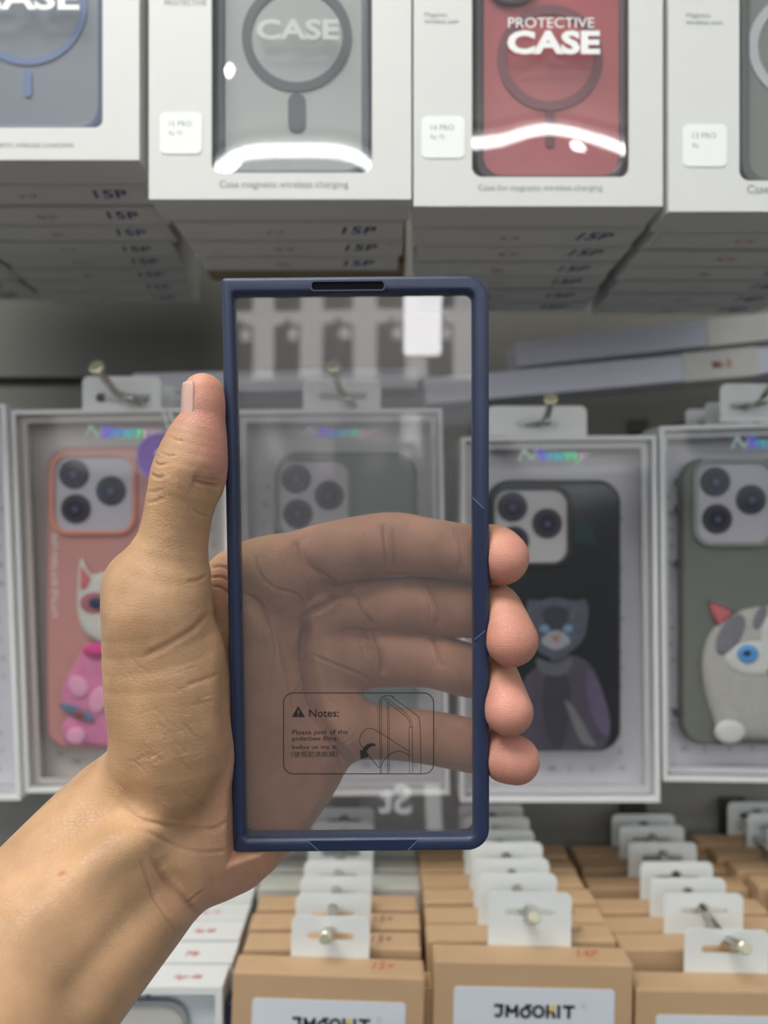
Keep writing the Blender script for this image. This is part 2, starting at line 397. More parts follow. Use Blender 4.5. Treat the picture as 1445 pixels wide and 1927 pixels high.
# ------------------------------------------------------------------ the person's arm and hand
def px_of(V): return np.stack([CX+V[:,0]/V[:,1]*F, CY-V[:,2]/V[:,1]*F], 1)
CREASES = [  # width mm, depth mm, photo-measured course along the skin
 (1.0,.75,[(453,1117),(484,1130),(506,1157),(517,1188),(519,1223),(511,1259),(504,1316)]),
 (2.2,2.3,[(573,1157),(577,1188),(575,1223),(581,1263),(590,1312),(608,1356),(635,1400),(652,1432),(655,1454)]),
 (1.8,1.5,[(577,1160),(592,1148),(617,1135),(639,1112),(666,1098)]),
 (1.3,.9,[(559,1015),(577,1051),(599,1077),(630,1095)]),
 (.9,.7,[(721,989),(725,1030),(728,1073)]),(.7,.55,[(737,993),(741,1030),(743,1068)]),
 (.8,.6,[(854,984),(858,1030),(863,1077)]),
 (1.1,.8,[(675,1117),(683,1148),(705,1179)]),(1.0,.7,[(801,1090),(816,1139),(821,1179)]),(.6,.4,[(790,1092),(803,1135),(808,1178)]),
 (1.1,.8,[(705,1192),(719,1228),(719,1268)]),(1.0,.7,[(812,1192),(822,1220),(825,1250)]),
 (.9,.5,[(586,1232),(630,1250),(675,1268),(701,1285)]),(1.0,.6,[(640,1190),(672,1185),(700,1200)]),
 (.8,.5,[(475,1042),(493,1086),(520,1108)]),(.8,.45,[(520,1108),(560,1120),(577,1150)]),
 (.6,.35,[(524,1188),(535,1250),(530,1320)]),(.5,.3,[(600,1300),(640,1330),(690,1330)]),
 (.9,.6,[(395,1070),(412,1066),(432,1073),(450,1085)]),(.8,.6,[(396,1088),(415,1086),(434,1096)]),(.7,.5,[(398,1104),(415,1106),(436,1122)]),(.6,.4,[(404,1122),(418,1130),(436,1148)]),
 (.7,.5,[(710,1325),(714,1350),(712,1383)]),(.6,.4,[(812,1335),(818,1385),(812,1430)]),
 (.8,.55,[(367,906),(385,912),(412,917)]),(.5,.3,[(362,897),(385,902),(414,905)]),
 (.7,.5,[(284,892),(295,898),(308,897)]),(.6,.4,[(290,869),(300,875),(316,872)]),(.6,.4,[(276,946),(290,944),(308,937)]),
 (.5,.3,[(300,850),(318,858),(330,856)]),(.5,.3,[(274,926),(292,925),(312,918)]),(.4,.3,[(318,820),(330,828),(345,830)]),
 (.6,.3,[(362,959),(375,968),(392,972)]),(.5,.25,[(360,990),(380,996),(396,994)]),
 (1.4,.35,[(392,1155),(362,1185),(319,1211),(272,1235)]),(.8,.4,[(352,1095),(372,1092),(389,1082)]),
 (.9,.18,[(430,1262),(395,1275),(350,1290)]),(.7,.12,[(440,1330),(400,1320),(350,1330)]),
 (1.1,.5,[(448,1524),(424,1549),(399,1562),(332,1562),(270,1545),(224,1518)]),
 (.9,.35,[(440,1599),(374,1603),(316,1586),(249,1553)]),
 (1.2,.6,[(282,1615),(324,1665),(357,1702),(372,1722)]),
 (.9,.5,[(262,1620),(287,1673),(307,1715),(324,1752)]),(.8,.5,[(360,1702),(368,1690),(380,1676)]),
 (.7,.4,[(455,1525),(475,1535),(500,1560)]),
]
BROAD = [(9,1.5,[(225,1505),(120,1605),(0,1725)]),(9,1.6,[(345,1640),(235,1745),(115,1905)]),(8,1.8,[(215,1500),(270,1538),(335,1556),(400,1552)]),
 (5,1.9,[(470,1120),(530,1190),(547,1300),(535,1430)]),(6,2.2,[(573,1157),(577,1223),(590,1312),(635,1400),(655,1454)]),
 (4,1.5,[(600,1095),(640,1112),(680,1110)]),(4,1.2,[(560,1010),(577,1051),(620,1090)]),(5,.8,[(640,1190),(690,1195),(712,1200)]),(4,.8,[(720,985),(735,1030),(736,1075)]),
 (4,.7,[(858,985),(862,1030),(866,1078)]),(4,.8,[(680,1100),(692,1150),(706,1182)]),(4,.8,[(805,1090),(818,1140),(824,1182)]),(4,.8,[(706,1195),(722,1230),(722,1270)]),(4,.8,[(814,1195),(825,1225),(830,1262)]),
 (6,.8,[(360,905),(390,915),(415,922)]),(5,.7,[(455,1340),(520,1400),(560,1480)]),(6,1.0,[(300,1610),(340,1680),(370,1722)])]
CREASES = CREASES+BROAD
rnd = random.Random(3)
for k in range(70):      # fine hatching of the thenar skin
    x = rnd.uniform(215, 450); y = rnd.uniform(1230, 1540); a = rnd.choice((0.75, 0.75, -0.35))+rnd.uniform(-.2,.2); L = rnd.uniform(20, 60)
    CREASES.append((.35, .14+rnd.random()*.12, [(x,y),(x+L*.5*math.cos(a)+rnd.uniform(-3,3), y+L*.5*math.sin(a)),(x+L*math.cos(a), y+L*math.sin(a))]))
for k in range(80):      # fine lines across the palm
    x = rnd.uniform(470, 690); y = rnd.uniform(1030, 1480); a = rnd.choice((1.3, -0.9, 0.4))+rnd.uniform(-.3,.3); L = rnd.uniform(20, 70)
    CREASES.append((.4, .2+rnd.random()*.18, [(x,y),(x+L*.5*math.cos(a)+rnd.uniform(-4,4), y+L*.5*math.sin(a)),(x+L*math.cos(a), y+L*math.sin(a))]))
HV, HQ, HN = iso_mesh(hand_sdf, (-140,104,-172), (50,262,48), 0.5)
hp = px_of(HV); view = HV/np.linalg.norm(HV, axis=1)[:,None]
face = np.clip(-(HN*view).sum(1)*2.2, 0, 1)
disp = np.zeros(len(HV)); red = np.zeros(len(HV))
for w, dep, pts in CREASES:
    q = np.array(spl(pts, 6)); mpp = HV[:,1]/F; m = w*9
    lo, hi = q.min(0)-m*3, q.max(0)+m*3
    s = np.where((hp[:,0] > lo[0]) & (hp[:,0] < hi[0]) & (hp[:,1] > lo[1]) & (hp[:,1] < hi[1]) & (face > 0))[0]
    if not len(s): continue
    X = hp[s]; best = np.full(len(s), 1e9); tt = np.zeros(len(s))
    for i in range(len(q)-1):
        ba = q[i+1]-q[i]; t = np.clip(((X-q[i])@ba)/(ba@ba+1e-9), 0, 1); d = np.linalg.norm(X-q[i]-t[:,None]*ba, axis=1)
        k = d < best; best[k] = d[k]; tt[k] = (i+t[k])/(len(q)-1)
    dm = best*mpp[s]; tap = np.clip(np.minimum(tt, 1-tt)*5+0.25, 0, 1)
    disp[s] += (-dep*np.exp(-(dm/(w*.5))**2)+dep*.22*np.exp(-((dm-w*1.1)/(w*.6))**2))*tap*face[s]
    if w < 3: red[s] += min(1, dep)*np.exp(-(dm/(w*.5))**2)*tap*face[s]
cd = case_sdf(HV)
HV = HV+HN*(disp*np.clip(cd/1.0+0.1, 0, 1))[:,None]
def near(ch, lo, hi): return np.clip((hi-d_chain(HV.astype(np.float32), ch))/(hi-lo), 0, 1)
tips = np.zeros(len(HV))
for px_, py_, d_, r_ in ((965,1060,200,30),(968,1215,196,45),(962,1345,197,40),(975,1435,200,38),(395,765,190,42),(408,840,190,30)):
    c = nd(px_, py_, d_, r_); tips = np.maximum(tips, np.exp(-(np.maximum(np.linalg.norm(HV-c[:3],axis=1)-c[3],0)/6.0)**2))
palmw = 1/(1+np.exp(-(hp[:,0]-455+0.25*(hp[:,1]-1300))/18))*np.clip((262-HV[:,1])/20,0,1)
webb = np.exp(-(((hp[:,0]-425)/26)**2+((hp[:,1]-1110)/50)**2))*(HV[:,1] > 203)
col = np.tile(np.array([0.49,0.295,0.16]), (len(HV),1))
def blend(c, w): 
    global col
    col = col*(1-w[:,None])+np.array(c)*w[:,None]
blend((0.53,0.285,0.185), palmw*0.9)
blend((0.70,0.33,0.24), np.clip(webb,0,1)*.7)
blend((0.57,0.25,0.19), tips*.85)
blend((0.50,0.27,0.14), 0.5*np.exp(-(((hp[:,0]-262)/34)**2+((hp[:,1]-1170)/20)**2)))
blend((0.35,0.10,0.07), 0.8*np.exp(-(((hp[:,0]-115)/8)**2+((hp[:,1]-1640)/6)**2)))
blend((0.42,0.20,0.14), np.clip(red,0,1)*.75)  # creases a little redder, their shade also painted into the skin tone
me = bpy.data.meshes.new('person'); 
Wv = HV/1000.0; Wv[:,2] += CAMZ
me.vertices.add(len(Wv)); me.vertices.foreach_set('co', Wv.ravel().astype(np.float32))
me.loops.add(HQ.size); me.loops.foreach_set('vertex_index', HQ.ravel().astype(np.int32))
me.polygons.add(len(HQ)); me.polygons.foreach_set('loop_start', np.arange(0, HQ.size, 4, dtype=np.int32)); me.polygons.foreach_set('loop_total', np.full(len(HQ), 4, np.int32))
me.update(calc_edges=True); me.validate()
me.polygons.foreach_set('use_smooth', np.ones(len(me.polygons), bool))
at_ = me.color_attributes.new('skin_tone', 'FLOAT_COLOR', 'POINT')
at_.data.foreach_set('color', np.concatenate([col, np.ones((len(col),1))],1).ravel().astype(np.float32))
def skin_material():
    m = bpy.data.materials.new('skin'); m.use_nodes = True; nt = m.node_tree; b = nt.nodes['Principled BSDF']; L = nt.links.new
    a = nt.nodes.new('ShaderNodeVertexColor'); a.layer_name = 'skin_tone'
    tc = nt.nodes.new('ShaderNodeTexCoord')
    n1 = nt.nodes.new('ShaderNodeTexNoise'); n1.inputs['Scale'].default_value = 90; n1.inputs['Detail'].default_value = 5; L(tc.outputs['Object'], n1.inputs['Vector'])
    mr = nt.nodes.new('ShaderNodeMapRange'); mr.inputs[1].default_value = .3; mr.inputs[2].default_value = .7; mr.inputs[3].default_value = .84; mr.inputs[4].default_value = 1.14; L(n1.outputs['Fac'], mr.inputs[0])
    mu = nt.nodes.new('ShaderNodeVectorMath'); mu.operation = 'SCALE'; L(a.outputs['Color'], mu.inputs[0]); L(mr.outputs[0], mu.inputs['Scale'])
    L(mu.outputs[0], b.inputs['Base Color'])
    b.inputs['Roughness'].default_value = 0.48; b.inputs['Specular IOR Level'].default_value = 0.42
    b.inputs['Subsurface Weight'].default_value = 0.22; b.inputs['Subsurface Radius'].default_value = (1,.35,.2); b.inputs['Subsurface Scale'].default_value = 0.0022
    mp = nt.nodes.new('ShaderNodeMapping'); mp.inputs['Rotation'].default_value = (0,math.radians(38),0); mp.inputs['Scale'].default_value = (1,1,2.6); L(tc.outputs['Object'], mp.inputs[0])
    v = nt.nodes.new('ShaderNodeTexVoronoi'); v.feature = 'DISTANCE_TO_EDGE'; v.inputs['Scale'].default_value = 620; L(mp.outputs[0], v.inputs['Vector'])
    mv = nt.nodes.new('ShaderNodeMapRange'); mv.inputs[2].default_value = .12; L(v.outputs['Distance'], mv.inputs[0])
    n2 = nt.nodes.new('ShaderNodeTexNoise'); n2.inputs['Scale'].default_value = 500; n2.inputs['Detail'].default_value = 4; L(tc.outputs['Object'], n2.inputs['Vector'])
    ad = nt.nodes.new('ShaderNodeMath'); L(mv.outputs[0], ad.inputs[0]); L(n2.outputs['Fac'], ad.inputs[1])
    bp = nt.nodes.new('ShaderNodeBump'); bp.inputs['Strength'].default_value = .35; bp.inputs['Distance'].default_value = .00025; L(ad.outputs[0], bp.inputs['Height']); L(bp.outputs['Normal'], b.inputs['Normal'])
    return m
me.materials.append(skin_material())
person = bpy.data.objects.new('person', me); link(person)
tag(person, 'bare forearm and hand of a person gripping the clear blue-edged phone case', 'person')
# thumbnail
vs = []; fs = []; nu, nv = 14, 12
for layer in (0, 1):
    for j in range(nv+1):
        v_ = j/nv; py = 724+v_*80
        cxp = 383; dd = 192.3-.6*v_; rr_ = (38.4+2.6*v_)*(1.02 if layer == 0 else 0.93)*(0.96+0.04*min(1, v_*4))
        for i in range(nu+1):
            u_ = i/nu*2-1; sq = 1-0.25*max(0, (v_-.7)/.3)**2-0.12*max(0, (.15-v_)/.15)**2
            phi = math.radians(27+53*u_*sq)
            r_ = rr_*dd/F/1000
            vs.append(((cxp-CX)/F*dd/1000-r_*math.cos(phi), dd/1000-r_*1.2*math.sin(phi), CAMZ-(py-CY)/F*dd/1000))
K = (nu+1)*(nv+1)
for j in range(nv):
    for i in range(nu):
        a = j*(nu+1)+i; fs.append((a, a+1, a+nu+2, a+nu+1)); fs.append((K+a, K+a+nu+1, K+a+nu+2, K+a+1))
bd = [i for i in range(nu+1)]+[(j)*(nu+1)+nu for j in range(1,nv+1)]+[nv*(nu+1)+i for i in range(nu-1,-1,-1)]+[j*(nu+1) for j in range(nv-1,0,-1)]
for i in range(len(bd)): a, c = bd[i], bd[(i+1)%len(bd)]; fs.append((a, K+a, K+c, c))
obj('thumbnail', (vs, fs), mat('nail', (0.60,0.39,0.32), 0.28, var=.04, sss=.1), person, smooth=True, label='short trimmed thumbnail')

# ------------------------------------------------------------------ the held case
case = thing('phone_case', 'clear phone case with navy blue rim held upright in the hand', 'phone case', CASE_M)
M_navy = mat('navy_rubber', (0.024,0.036,0.082), 0.40, spec=0.45, var=0.05, bump=0.12, bscale=3000)
M_navy2 = mat('navy_insert', (0.014,0.022,0.062), 0.5, spec=0.4)
M_slot = mat('slot_black', (0.006,0.006,0.008), 0.9, spec=.1)
hx, hz = CWD/2, CHT/2
inx0, inz1 = pc(433,553); inx1, _ = pc(884,552); _, inz0 = pc(680,1579); inx0b, _ = pc(464,1570); inx1b, _ = pc(899,1570)
ix0 = (inx0+inx0b)/2; ix1 = (inx1+inx1b)/2
obj('rim', plate(rr(-hx, hx, -hz, hz, (.0012,.0062,.0062,.0014), 10), [rr(ix0, ix1, inz0, inz1, (.0015,.002,.002,.0008), 6)], 0, CDEP, bev=0.0013, seg=4), M_navy, case, smooth=False)
for p in case.children[0].data.polygons: p.use_smooth = True
e = case.children[0].data
panel = obj('clear_panel', bx(ix0-.0008, ix1+.0008, 0.0026, 0.0034, inz0-.0008, inz1+.0008), clear_mat('case_film', trans=(.86,.845,.84), refl=.05, haze=.05, hcol=(.75,.75,.78), rough=.02, wav=.10, wscale=30, wdist=.001), case)
x0, z0 = pc(587,546); x1, z1 = pc(722,530)
obj('speaker_slot', plate(rr(x0, x1, z0, z1, .0008), [], -0.0001, 0.0004), M_slot, case)
obj('slot_lip', plate(rr(x0-.0004, x1+.0004, z0-.0004, z1+.0004, .001), [rr(x0, x1, z0, z1, .0008)], -0.00035, 0.0004), M_navy, case)
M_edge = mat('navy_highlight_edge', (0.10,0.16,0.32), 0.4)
def insert(pts, notch):
    q = [pc(*p) for p in pts]
    obj('grip_insert', plate(q, [], -0.00012, 0.0004), M_navy2, case)
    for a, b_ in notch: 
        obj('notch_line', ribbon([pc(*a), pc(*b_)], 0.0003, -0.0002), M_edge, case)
insert([(581,1583),(786,1581),(768,1598),(600,1600)], [((581,1583),(600,1601)),((786,1580),(768,1599))])
insert([(889,936),(910,957),(913,1186),(893,1203)], [((889,936),(910,957)),((893,1203),(913,1186))])
# printed note on the film, one printed part
M_ink = mat('black_print', (0.012,0.01,0.012), 0.7)
yk = 0.00245
b = bmesh.new()
def pr(pts, w=0.9, closed=False): ribbon([pc(*p) for p in pts], w*.1457e-3*1.0, yk, b, closed)
px2 = lambda l: [(a, c) for a, c in l]
pr(rr(531, 817, 1309, 1463, 19, 6), 1.7, True)
def ptext(s, x, y, h, w=None, bold=0.0):
    """x,y = photo pixel of lower-left corner"""
    x_, z_ = pc(x, y, 0); k = .1473e-3
    tb = text_bm(s, w=w*k if w else None, h=h*k if h else None, bold=bold); 
    join(b, move(tb, (x_, yk, z_)))
ptext('Notes:', 580, 1355, 15, 58, .012)
ptext('Please peel of the', 548, 1391, 12, 108, .004)
ptext('pndettwe films', 548, 1403, 12, 86, .004)
ptext('befoe us ing it.', 548, 1418, 10, 88, .004)
ptext('\uff08\u4f7f\u7528\u524d\u8bf7\u6495\u819c\uff09', 546, 1432, 12, 90, 0)
# warning triangle with a gap for the mark
tri = [(547,1355),(559,1334),(572,1355)]
join(b, plate([pc(*p) for p in tri], [[pc(*p) for p in ((557.6,1342),(561.4,1342),(560.3,1349),(558.7,1349))], [pc(*p) for p in ((558.3,1350.6),(560.7,1350.6),(560.7,1352.8),(558.3,1352.8))]], yk, yk))
def arc(l, n=8): return [tuple(p) for p in spl(l, n)]
pr([(715,1462),(714,1325),(716,1318),(722,1315),(735,1314),(741,1317)], 1.1)
pr([(718,1462),(717,1328),(719,1320)], .9)
pr(arc([(720,1318),(740,1335),(762,1352),(770,1362),(773,1375)]), 1.0); pr(arc([(724,1317),(744,1332),(765,1349),(774,1361),(777,1375)]), .9)
pr([(729,1326),(730,1462)], 1.0); pr([(732,1329),(733,1462)], .8)
pr([(770,1374),(777,1374)], 1.0); pr([(770,1375),(771,1462)], .9); pr([(776,1375),(777,1462)], 1.0)
pr(arc([(735,1314),(750,1326),(775,1344),(788,1355),(791,1370),(792,1400),(793,1462)]), 1.1)
pr(arc([(771,1421),(745,1404),(715,1385),(700,1377),(688,1378),(679,1388),(676,1402),(680,1410)]), 1.2)
pr([(680,1410),(695,1430),(712,1451),(716,1451)], 1.2)
pr(arc([(716,1451),(722,1438),(735,1425),(750,1420),(765,1424),(771,1430)]), 1.2)
ar = [pc(*p) for p in ((678,1416),(682,1420),(686,1414),(694,1409),(707,1409),(702,1405),(692,1404),(684,1408),(682,1414),(677,1414),(679,1434),(692,1431))]
aw = [(677,1417),(681,1419)]+[tuple(p) for p in spl([(684,1413),(692,1406),(704,1405)],4)]+[tuple(p) for p in spl([(708,1410),(697,1412),(689,1420)],4)]+[(693,1430),(678,1435)]
join(b, plate([pc(*p) for p in aw], [], yk, yk))
obj('printed_note', b, M_ink, panel, label='black printed peel-off note')
# ------------------------------------------------------------------ shared packaging materials
M_white = mat('white_carton_board', (0.68,0.69,0.67), 0.45, spec=0.4, var=0.03, bump=0.05, bscale=300)
M_whiteb = mat('cool_white_board', (0.68,0.70,0.76), 0.4, var=0.03)
M_grey = mat('grey_tray_card', (0.50,0.49,0.49), 0.6, var=.05)
M_blueink = mat('blue_marker', (0.05,0.05,0.20), 0.7); M_redink = mat('red_marker', (0.50,0.07,0.04), 0.7)
M_greytext = mat('grey_print', (0.33,0.35,0.35), 0.7); M_whitetext = mat('white_print', (0.85,0.86,0.84), 0.5)
M_label = mat('white_sticker', (0.86,0.90,0.87), 0.4, var=.02)
M_film = clear_mat('window_film', trans=(.97,.97,.97), refl=.07, haze=.06, rough=.02, wav=.05, wscale=14, wdist=.004)
M_steel = mat('hook_steel', (0.55,0.54,0.48), 0.28, metal=1.0, var=.1); M_tip = mat('hook_tip_zinc', (0.72,0.69,0.50), 0.35, metal=.7)
M_dark = mat('dark_gap', (0.02,0.02,0.02), 0.8)
ORD = ['front','second','third','fourth','fifth','sixth','seventh','eighth','ninth','tenth']
def T(x, y, z): return Matrix.Translation((x, y, z))
def scrib(s, h, x, z, y, m_bold=0.0, shear=0.15): return move(text_bm(s, h=h, bold=m_bold, shear=shear), (x, y, z))
def at_(px, py, d, org):            # photo pixel at depth d -> local (x,z) of a thing at org
    p = P(px, py, d); return (p.x-org[0], p.z-org[2])
# rotate flat XZ art (facing -Y) so it lies on a face looking down
RDOWN = Matrix.Rotation(math.radians(90), 4, 'X')

# ------------------------------------------------------------------ top row: stacks of white cartons with a window
BW, BH, BT = 0.1085, 0.205, 0.0225
def window_carton(name, label, px_l, px_r, py_b, d, win, film_seed, group):
    """win=(left,right,bottom,radius) in photo pixels; the carton's top is above the frame"""
    pl, pr_ = P(px_l, py_b, d), P(px_r, py_b, d); w = pr_.x-pl.x; org = ((pl.x+pr_.x)/2, d, pl.z)
    t = thing(name, label, 'box', T(*org), group)
    x0 = at_(win[0], 0, d, org)[0]; x1 = at_(win[1], 0, d, org)[0]; z0 = at_(0, win[2], d, org)[1]
    b = plate([(-w/2,0),(w/2,0),(w/2,BH),(-w/2,BH)], [rr(x0, x1, z0, BH-.012, win[3])], 0, 0.0012)
    bx(-w/2, -w/2+.001, .0012, BT, 0, BH, 0, 2, b); bx(w/2-.001, w/2, .0012, BT, 0, BH, 0, 2, b)
    bx(-w/2+.001, w/2-.001, .0012, BT, 0, .001, 0, 2, b); bx(-w/2+.001, w/2-.001, .0012, BT, BH-.001, BH, 0, 2, b)
    bx(-w/2+.001, w/2-.001, BT-.001, BT, 0.001, BH-.001, 0, 2, b)
    obj('carton', b, M_white, t)
    # thin clear film with a slight belly
    n = 24; vs = []; fs = []
    rn = random.Random(film_seed)
    bow = film_seed
    for j in range(n*2+1):
        for i in range(n+1):
            u_ = i/n; v_ = j/(n*2); x = x0-.002+(x1-x0+.004)*u_; z = z0-.002+(BH-.008-z0)*v_
            vs.append((x, 0.0026+BOW[bow](u_)*.05*math.tanh((z-z0)/.04), z))
    for j in range(n*2):
        for i in range(n):
            a = j*(n+1)+i; fs.append((a, a+1, a+n+2, a+n+1))
    f = obj('window_film', (vs, fs), M_film, t, smooth=True)
    return t, org, w, (x0, x1, z0)
BOW = {
 1: lambda u: 0.0, 2: lambda u: -.002+.0115*(2*u-1)**4,
 3: lambda u: float(np.interp(u, [0,.12,.25,.38,.5,.62,.75,.88,1], [-.0068,-.0066,-.0085,-.0135,-.0163,-.0150,-.0108,-.0058,-.001])),
 4: lambda u: .017}
def sticker(t, org, x0, x1, y0, y1, d, lines):
    a = at_(x0, y1, d, org); c = at_(x1, y0, d, org)
    s = obj('price_sticker', plate(rr(a[0], c[0], a[1], c[1], .0025), [], -0.0003, 0.0), M_label, t)
    h = (c[1]-a[1]); b = bmesh.new()
    for i, (txt, f) in enumerate(lines):
        join(b, scrib(txt, h*.13, a[0]+h*.22, a[1]+h*f, -0.00035, 0, 0))
    obj('sticker_print', b, M_greytext, s)
def small_text(t, txt, px, py, d, org, w, name='lettering', m=None, h=None, y=-0.0002, bold=0.0):
    x, z = at_(px, py, d, org)
    return obj(name, move(text_bm(txt, w=w, h=h, bold=bold), (x, y, z)), m or M_greytext, t)
def magsafe_case(label, org, x0, x1, z0, col, ring, d, rim, ringc, ring_r, ring_w, pill, y, trans=False, cam=None, group=None):
    """clear-backed case with a magnetic ring; sizes in local metres around org"""
    t = thing('phone_case', label, 'phone case', T(org[0], y, org[2]), group)
    m_r = mat('case_rim_'+ring, rim, .35, var=.04); m_b = mat('case_back_'+ring, col, .3, var=.05, spec=.5); m_g = mat('case_ring_'+ring, ringc, .5)
    H = 0.158; w_ = x1-x0; rad = .011
    obj('rim', plate(rr(x0, x1, z0, z0+H, rad), [rr(x0+.0042, x1-.0042, z0+.0042, z0+H-.0042, rad-.003)], 0, .010, bev=.0014), m_r, t)
    obj('back_panel', plate(rr(x0+.003, x1-.003, z0+.003, z0+H-.003, rad-.002), [], .0014, .003), m_b, t)
    cx, cz = ring_r[0], ring_r[1]
    obj('magnet_ring', plate(circ(cx, cz, ring_r[2]), [circ(cx, cz, ring_r[2]-ring_w)], .0008, .0014), m_g, t)
    obj('magnet_bar', plate(rr(cx-pill[0]/2, cx+pill[0]/2, pill[1], pill[2], pill[0]*.48), [], .0008, .0014), m_g, t)
    if cam:
        obj('camera_rim', plate(rr(cam[0], cam[1], cam[2], cam[2]+.036, .009), [rr(cam[0]+.003, cam[1]-.003, cam[2]+.003, cam[2]+.033, .007)], -.001, .0014), m_r, t)
    return t
D = .31
# carton 1 (slate blue), 2 (clear, dark rim), 3 (red), 4 (grey)
t, org, w, q = window_carton('window_carton', 'white windowed carton with slate blue case at top left corner', 262-478, 262, 301, D, (-150, 193, 240, .0035), 1, None)
small_text(t, 'Case Magsafe Armor for iPhone 15'[:0] or 'CASE MAGNETIC WIRELESS CHARGING', -60, 277, D, org, .046, 'caption_print')
t.children[-1].name = 'caption_print'
di = D+.006
def loc(px, py, d=None): return at_(px, py, d or di, org)
def csize(cx, cy, rpx): a = loc(cx, cy); return (a[0], a[1], rpx*di/F)
magsafe_case('slate blue phone case with a lighter blue magnet ring', org, loc(-140,0)[0], loc(200,0)[0], loc(0,250)[1], (.20,.235,.27), 'blue', di, (.05,.07,.16), (.11,.18,.36), csize(50,8,112), .0028, (.0038, loc(0,180)[1], loc(0,130)[1]), D+.006)
small_text(t, 'CASE', -60, 16, D, org, .048, 'film_lettering', M_whitetext, h=.011, y=.0008, bold=.03)
t, org, w, q = window_carton('window_carton', 'white windowed carton with clear dark-rimmed case, left of the red one', 280, 774, 375, D, (398, 700, 325, .0045), 2, None)
magsafe_case('clear phone case with dark grey rim, ring and bar', org, loc(405,0)[0], loc(698,0)[0], loc(0,334)[1], (.36,.39,.385), 'grey', di, (.07,.085,.12), (.055,.065,.085), csize(558,66,104), .0042, (.0078, loc(0,247)[1], loc(0,173)[1]), D+.006)
sticker(t, org, 301, 380, 212, 290, D, (('15 PRO', .66), ('Rp 75', .42)))
small_text(t, 'CASE', 482, 72, D, org, .036, 'film_lettering', mat('faint_print',(.46,.49,.47),.5), h=.009, y=.0008, bold=.03)
small_text(t, 'Case MagSafe magnetic wireless charging'.replace('MagSafe ',''), 413, 357, D, org, .056, 'caption_print')
small_text(t, 'PROTECTIVE', 310, 10, D, org, .018, 'side_print')
t, org, w, q = window_carton('window_carton', 'white windowed carton showing the dark red case', 778, 1247, 388, D, (888, 1184, 333, .0045), 3, None)
magsafe_case('dark red phone case with a black rim and dark ring', org, loc(893,0)[0], loc(1184,0)[0], loc(0,345)[1], (.40,.085,.10), 'red', di, (.035,.02,.03), (.16,.04,.06), csize(1036,106,100), .0042, (.0045, loc(0,275)[1], loc(0,203)[1]), D+.006, cam=(loc(918,0)[0], loc(1010,0)[0], loc(0,8)[1]))
sticker(t, org, 793, 874, 219, 298, D, (('14 PRO', .66), ('Rp 75', .42)))
small_text(t, 'CASE', 955, 100, D, org, .0405, 'film_lettering', M_whitetext, h=.0105, y=.0008, bold=.045)
small_text(t, 'PROTECTIVE', 957, 50, D, org, .0375, 'film_lettering', M_whitetext, h=.0045, y=.0008, bold=.0)
small_text(t, 'Case for magnetic wireless charging', 900, 362, D, org, .054, 'caption_print')
small_text(t, 'Magnetic\nwireless case', 798, 44, D, org, .015, 'side_print')
t, org, w, q = window_carton('window_carton', 'white windowed carton with grey case at the top right corner', 1258, 1258+478, 398, D, (1391, 1690, 340, .0045), 4, None)
magsafe_case('grey phone case with silver ring behind carton film', org, loc(1395,0)[0], loc(1690,0)[0], loc(0,352)[1], (.20,.215,.205), 'silver', di, (.10,.11,.11), (.5,.51,.54), csize(1512,85,102), .0042, (.0045, loc(0,275)[1], loc(0,203)[1]), D+.006)
sticker(t, org, 1285, 1367, 234, 314, D, (('13 PRO', .66), ('Rp', .42)))
small_text(t, 'Magnetic\nwireless case', 1290, 46, D, org, .016, 'side_print')
small_text(t, 'Case for magnetic wireless', 1405, 368, D, org, .054, 'caption_print')

# plain cartons queued behind each front one: their undersides show
proto = {}
def plain_carton(i, M, label, price, red, group):
    key = (price, red)
    if key not in proto:
        t = thing('white_carton', label, 'box', M, group)
        b = bx(-BW/2, BW/2, 0, BT-.0008, 0, BH, .0006, 2)
        obj('carton', b, M_white, t)
        obj('tuck_flap', plate(rr(-BW/2+.004, BW/2-.004, .0012, BT-.004, .002), [], 0, .0004, ), M_white, t)
        f = t.children[-1]; 
        for v in f.data.vertices: v.co = (v.co.x, v.co.z, -v.co.y)
        h = text_bm(price, h=.0085, bold=.012, shear=.2)
        for v in h.verts: v.co = Vector((v.co.x+BW/2-.030, .0125-v.co.z, -.0006))
        obj('price_mark', h, M_blueink, t)
        h = text_bm(red, h=.004, bold=.01, shear=.3); 
        for v in h.verts: v.co = Vector((v.co.x-.012, .0125-v.co.z, -.0006))
        obj('red_mark', h, M_redink, t)
        # mirror-correct: marks read from below
        for ch in t.children[-2:]:
            pass
        proto[key] = t; return t
    c = copy_tree(proto[key]); c.matrix_world = M; c['label'] = label; c['group'] = group; return c
# (right-bottom-front corner px, py, depth), x drift per depth, count
stacks = [((-222,300,.31), -.15, 9, 1, 'far left', '15P'), ((262,302,.31), -.15, 9, 1, 'slate blue case', '15P'), ((773,376,.31), -.05, 4, 1, 'clear dark-rimmed case', '15P'),
          ((1247,389,.31), .06, 7, 1, 'red case', '15P'), ((1735,399,.31), .08, 7, 1, 'grey case', '14P')]
for si, ((px, py, d0), dr, n, st, nm, price) in enumerate(stacks):
    c0 = P(px, py, d0)
    for k in range(0 if si == 0 else 1, n):
        d = d0+k*(BT+.0008)
        jx = random.uniform(-.0012,.0012); jz = random.uniform(-.0006,.0008)
        M = T(c0.x-BW/2+dr*(d-d0)+jx, d, c0.z+jz)
        lab = f'white carton queued behind the {nm} box, {ORD[k]} from the front' if si else f'white carton of the queue beyond the left edge, {ORD[k]} from the front'
        plain_carton(k, M, lab, price, ['xiaolu','ip 15','Rp 35'][k%3].replace('xiaolu','blu'), f'white cartons behind the {nm} box')
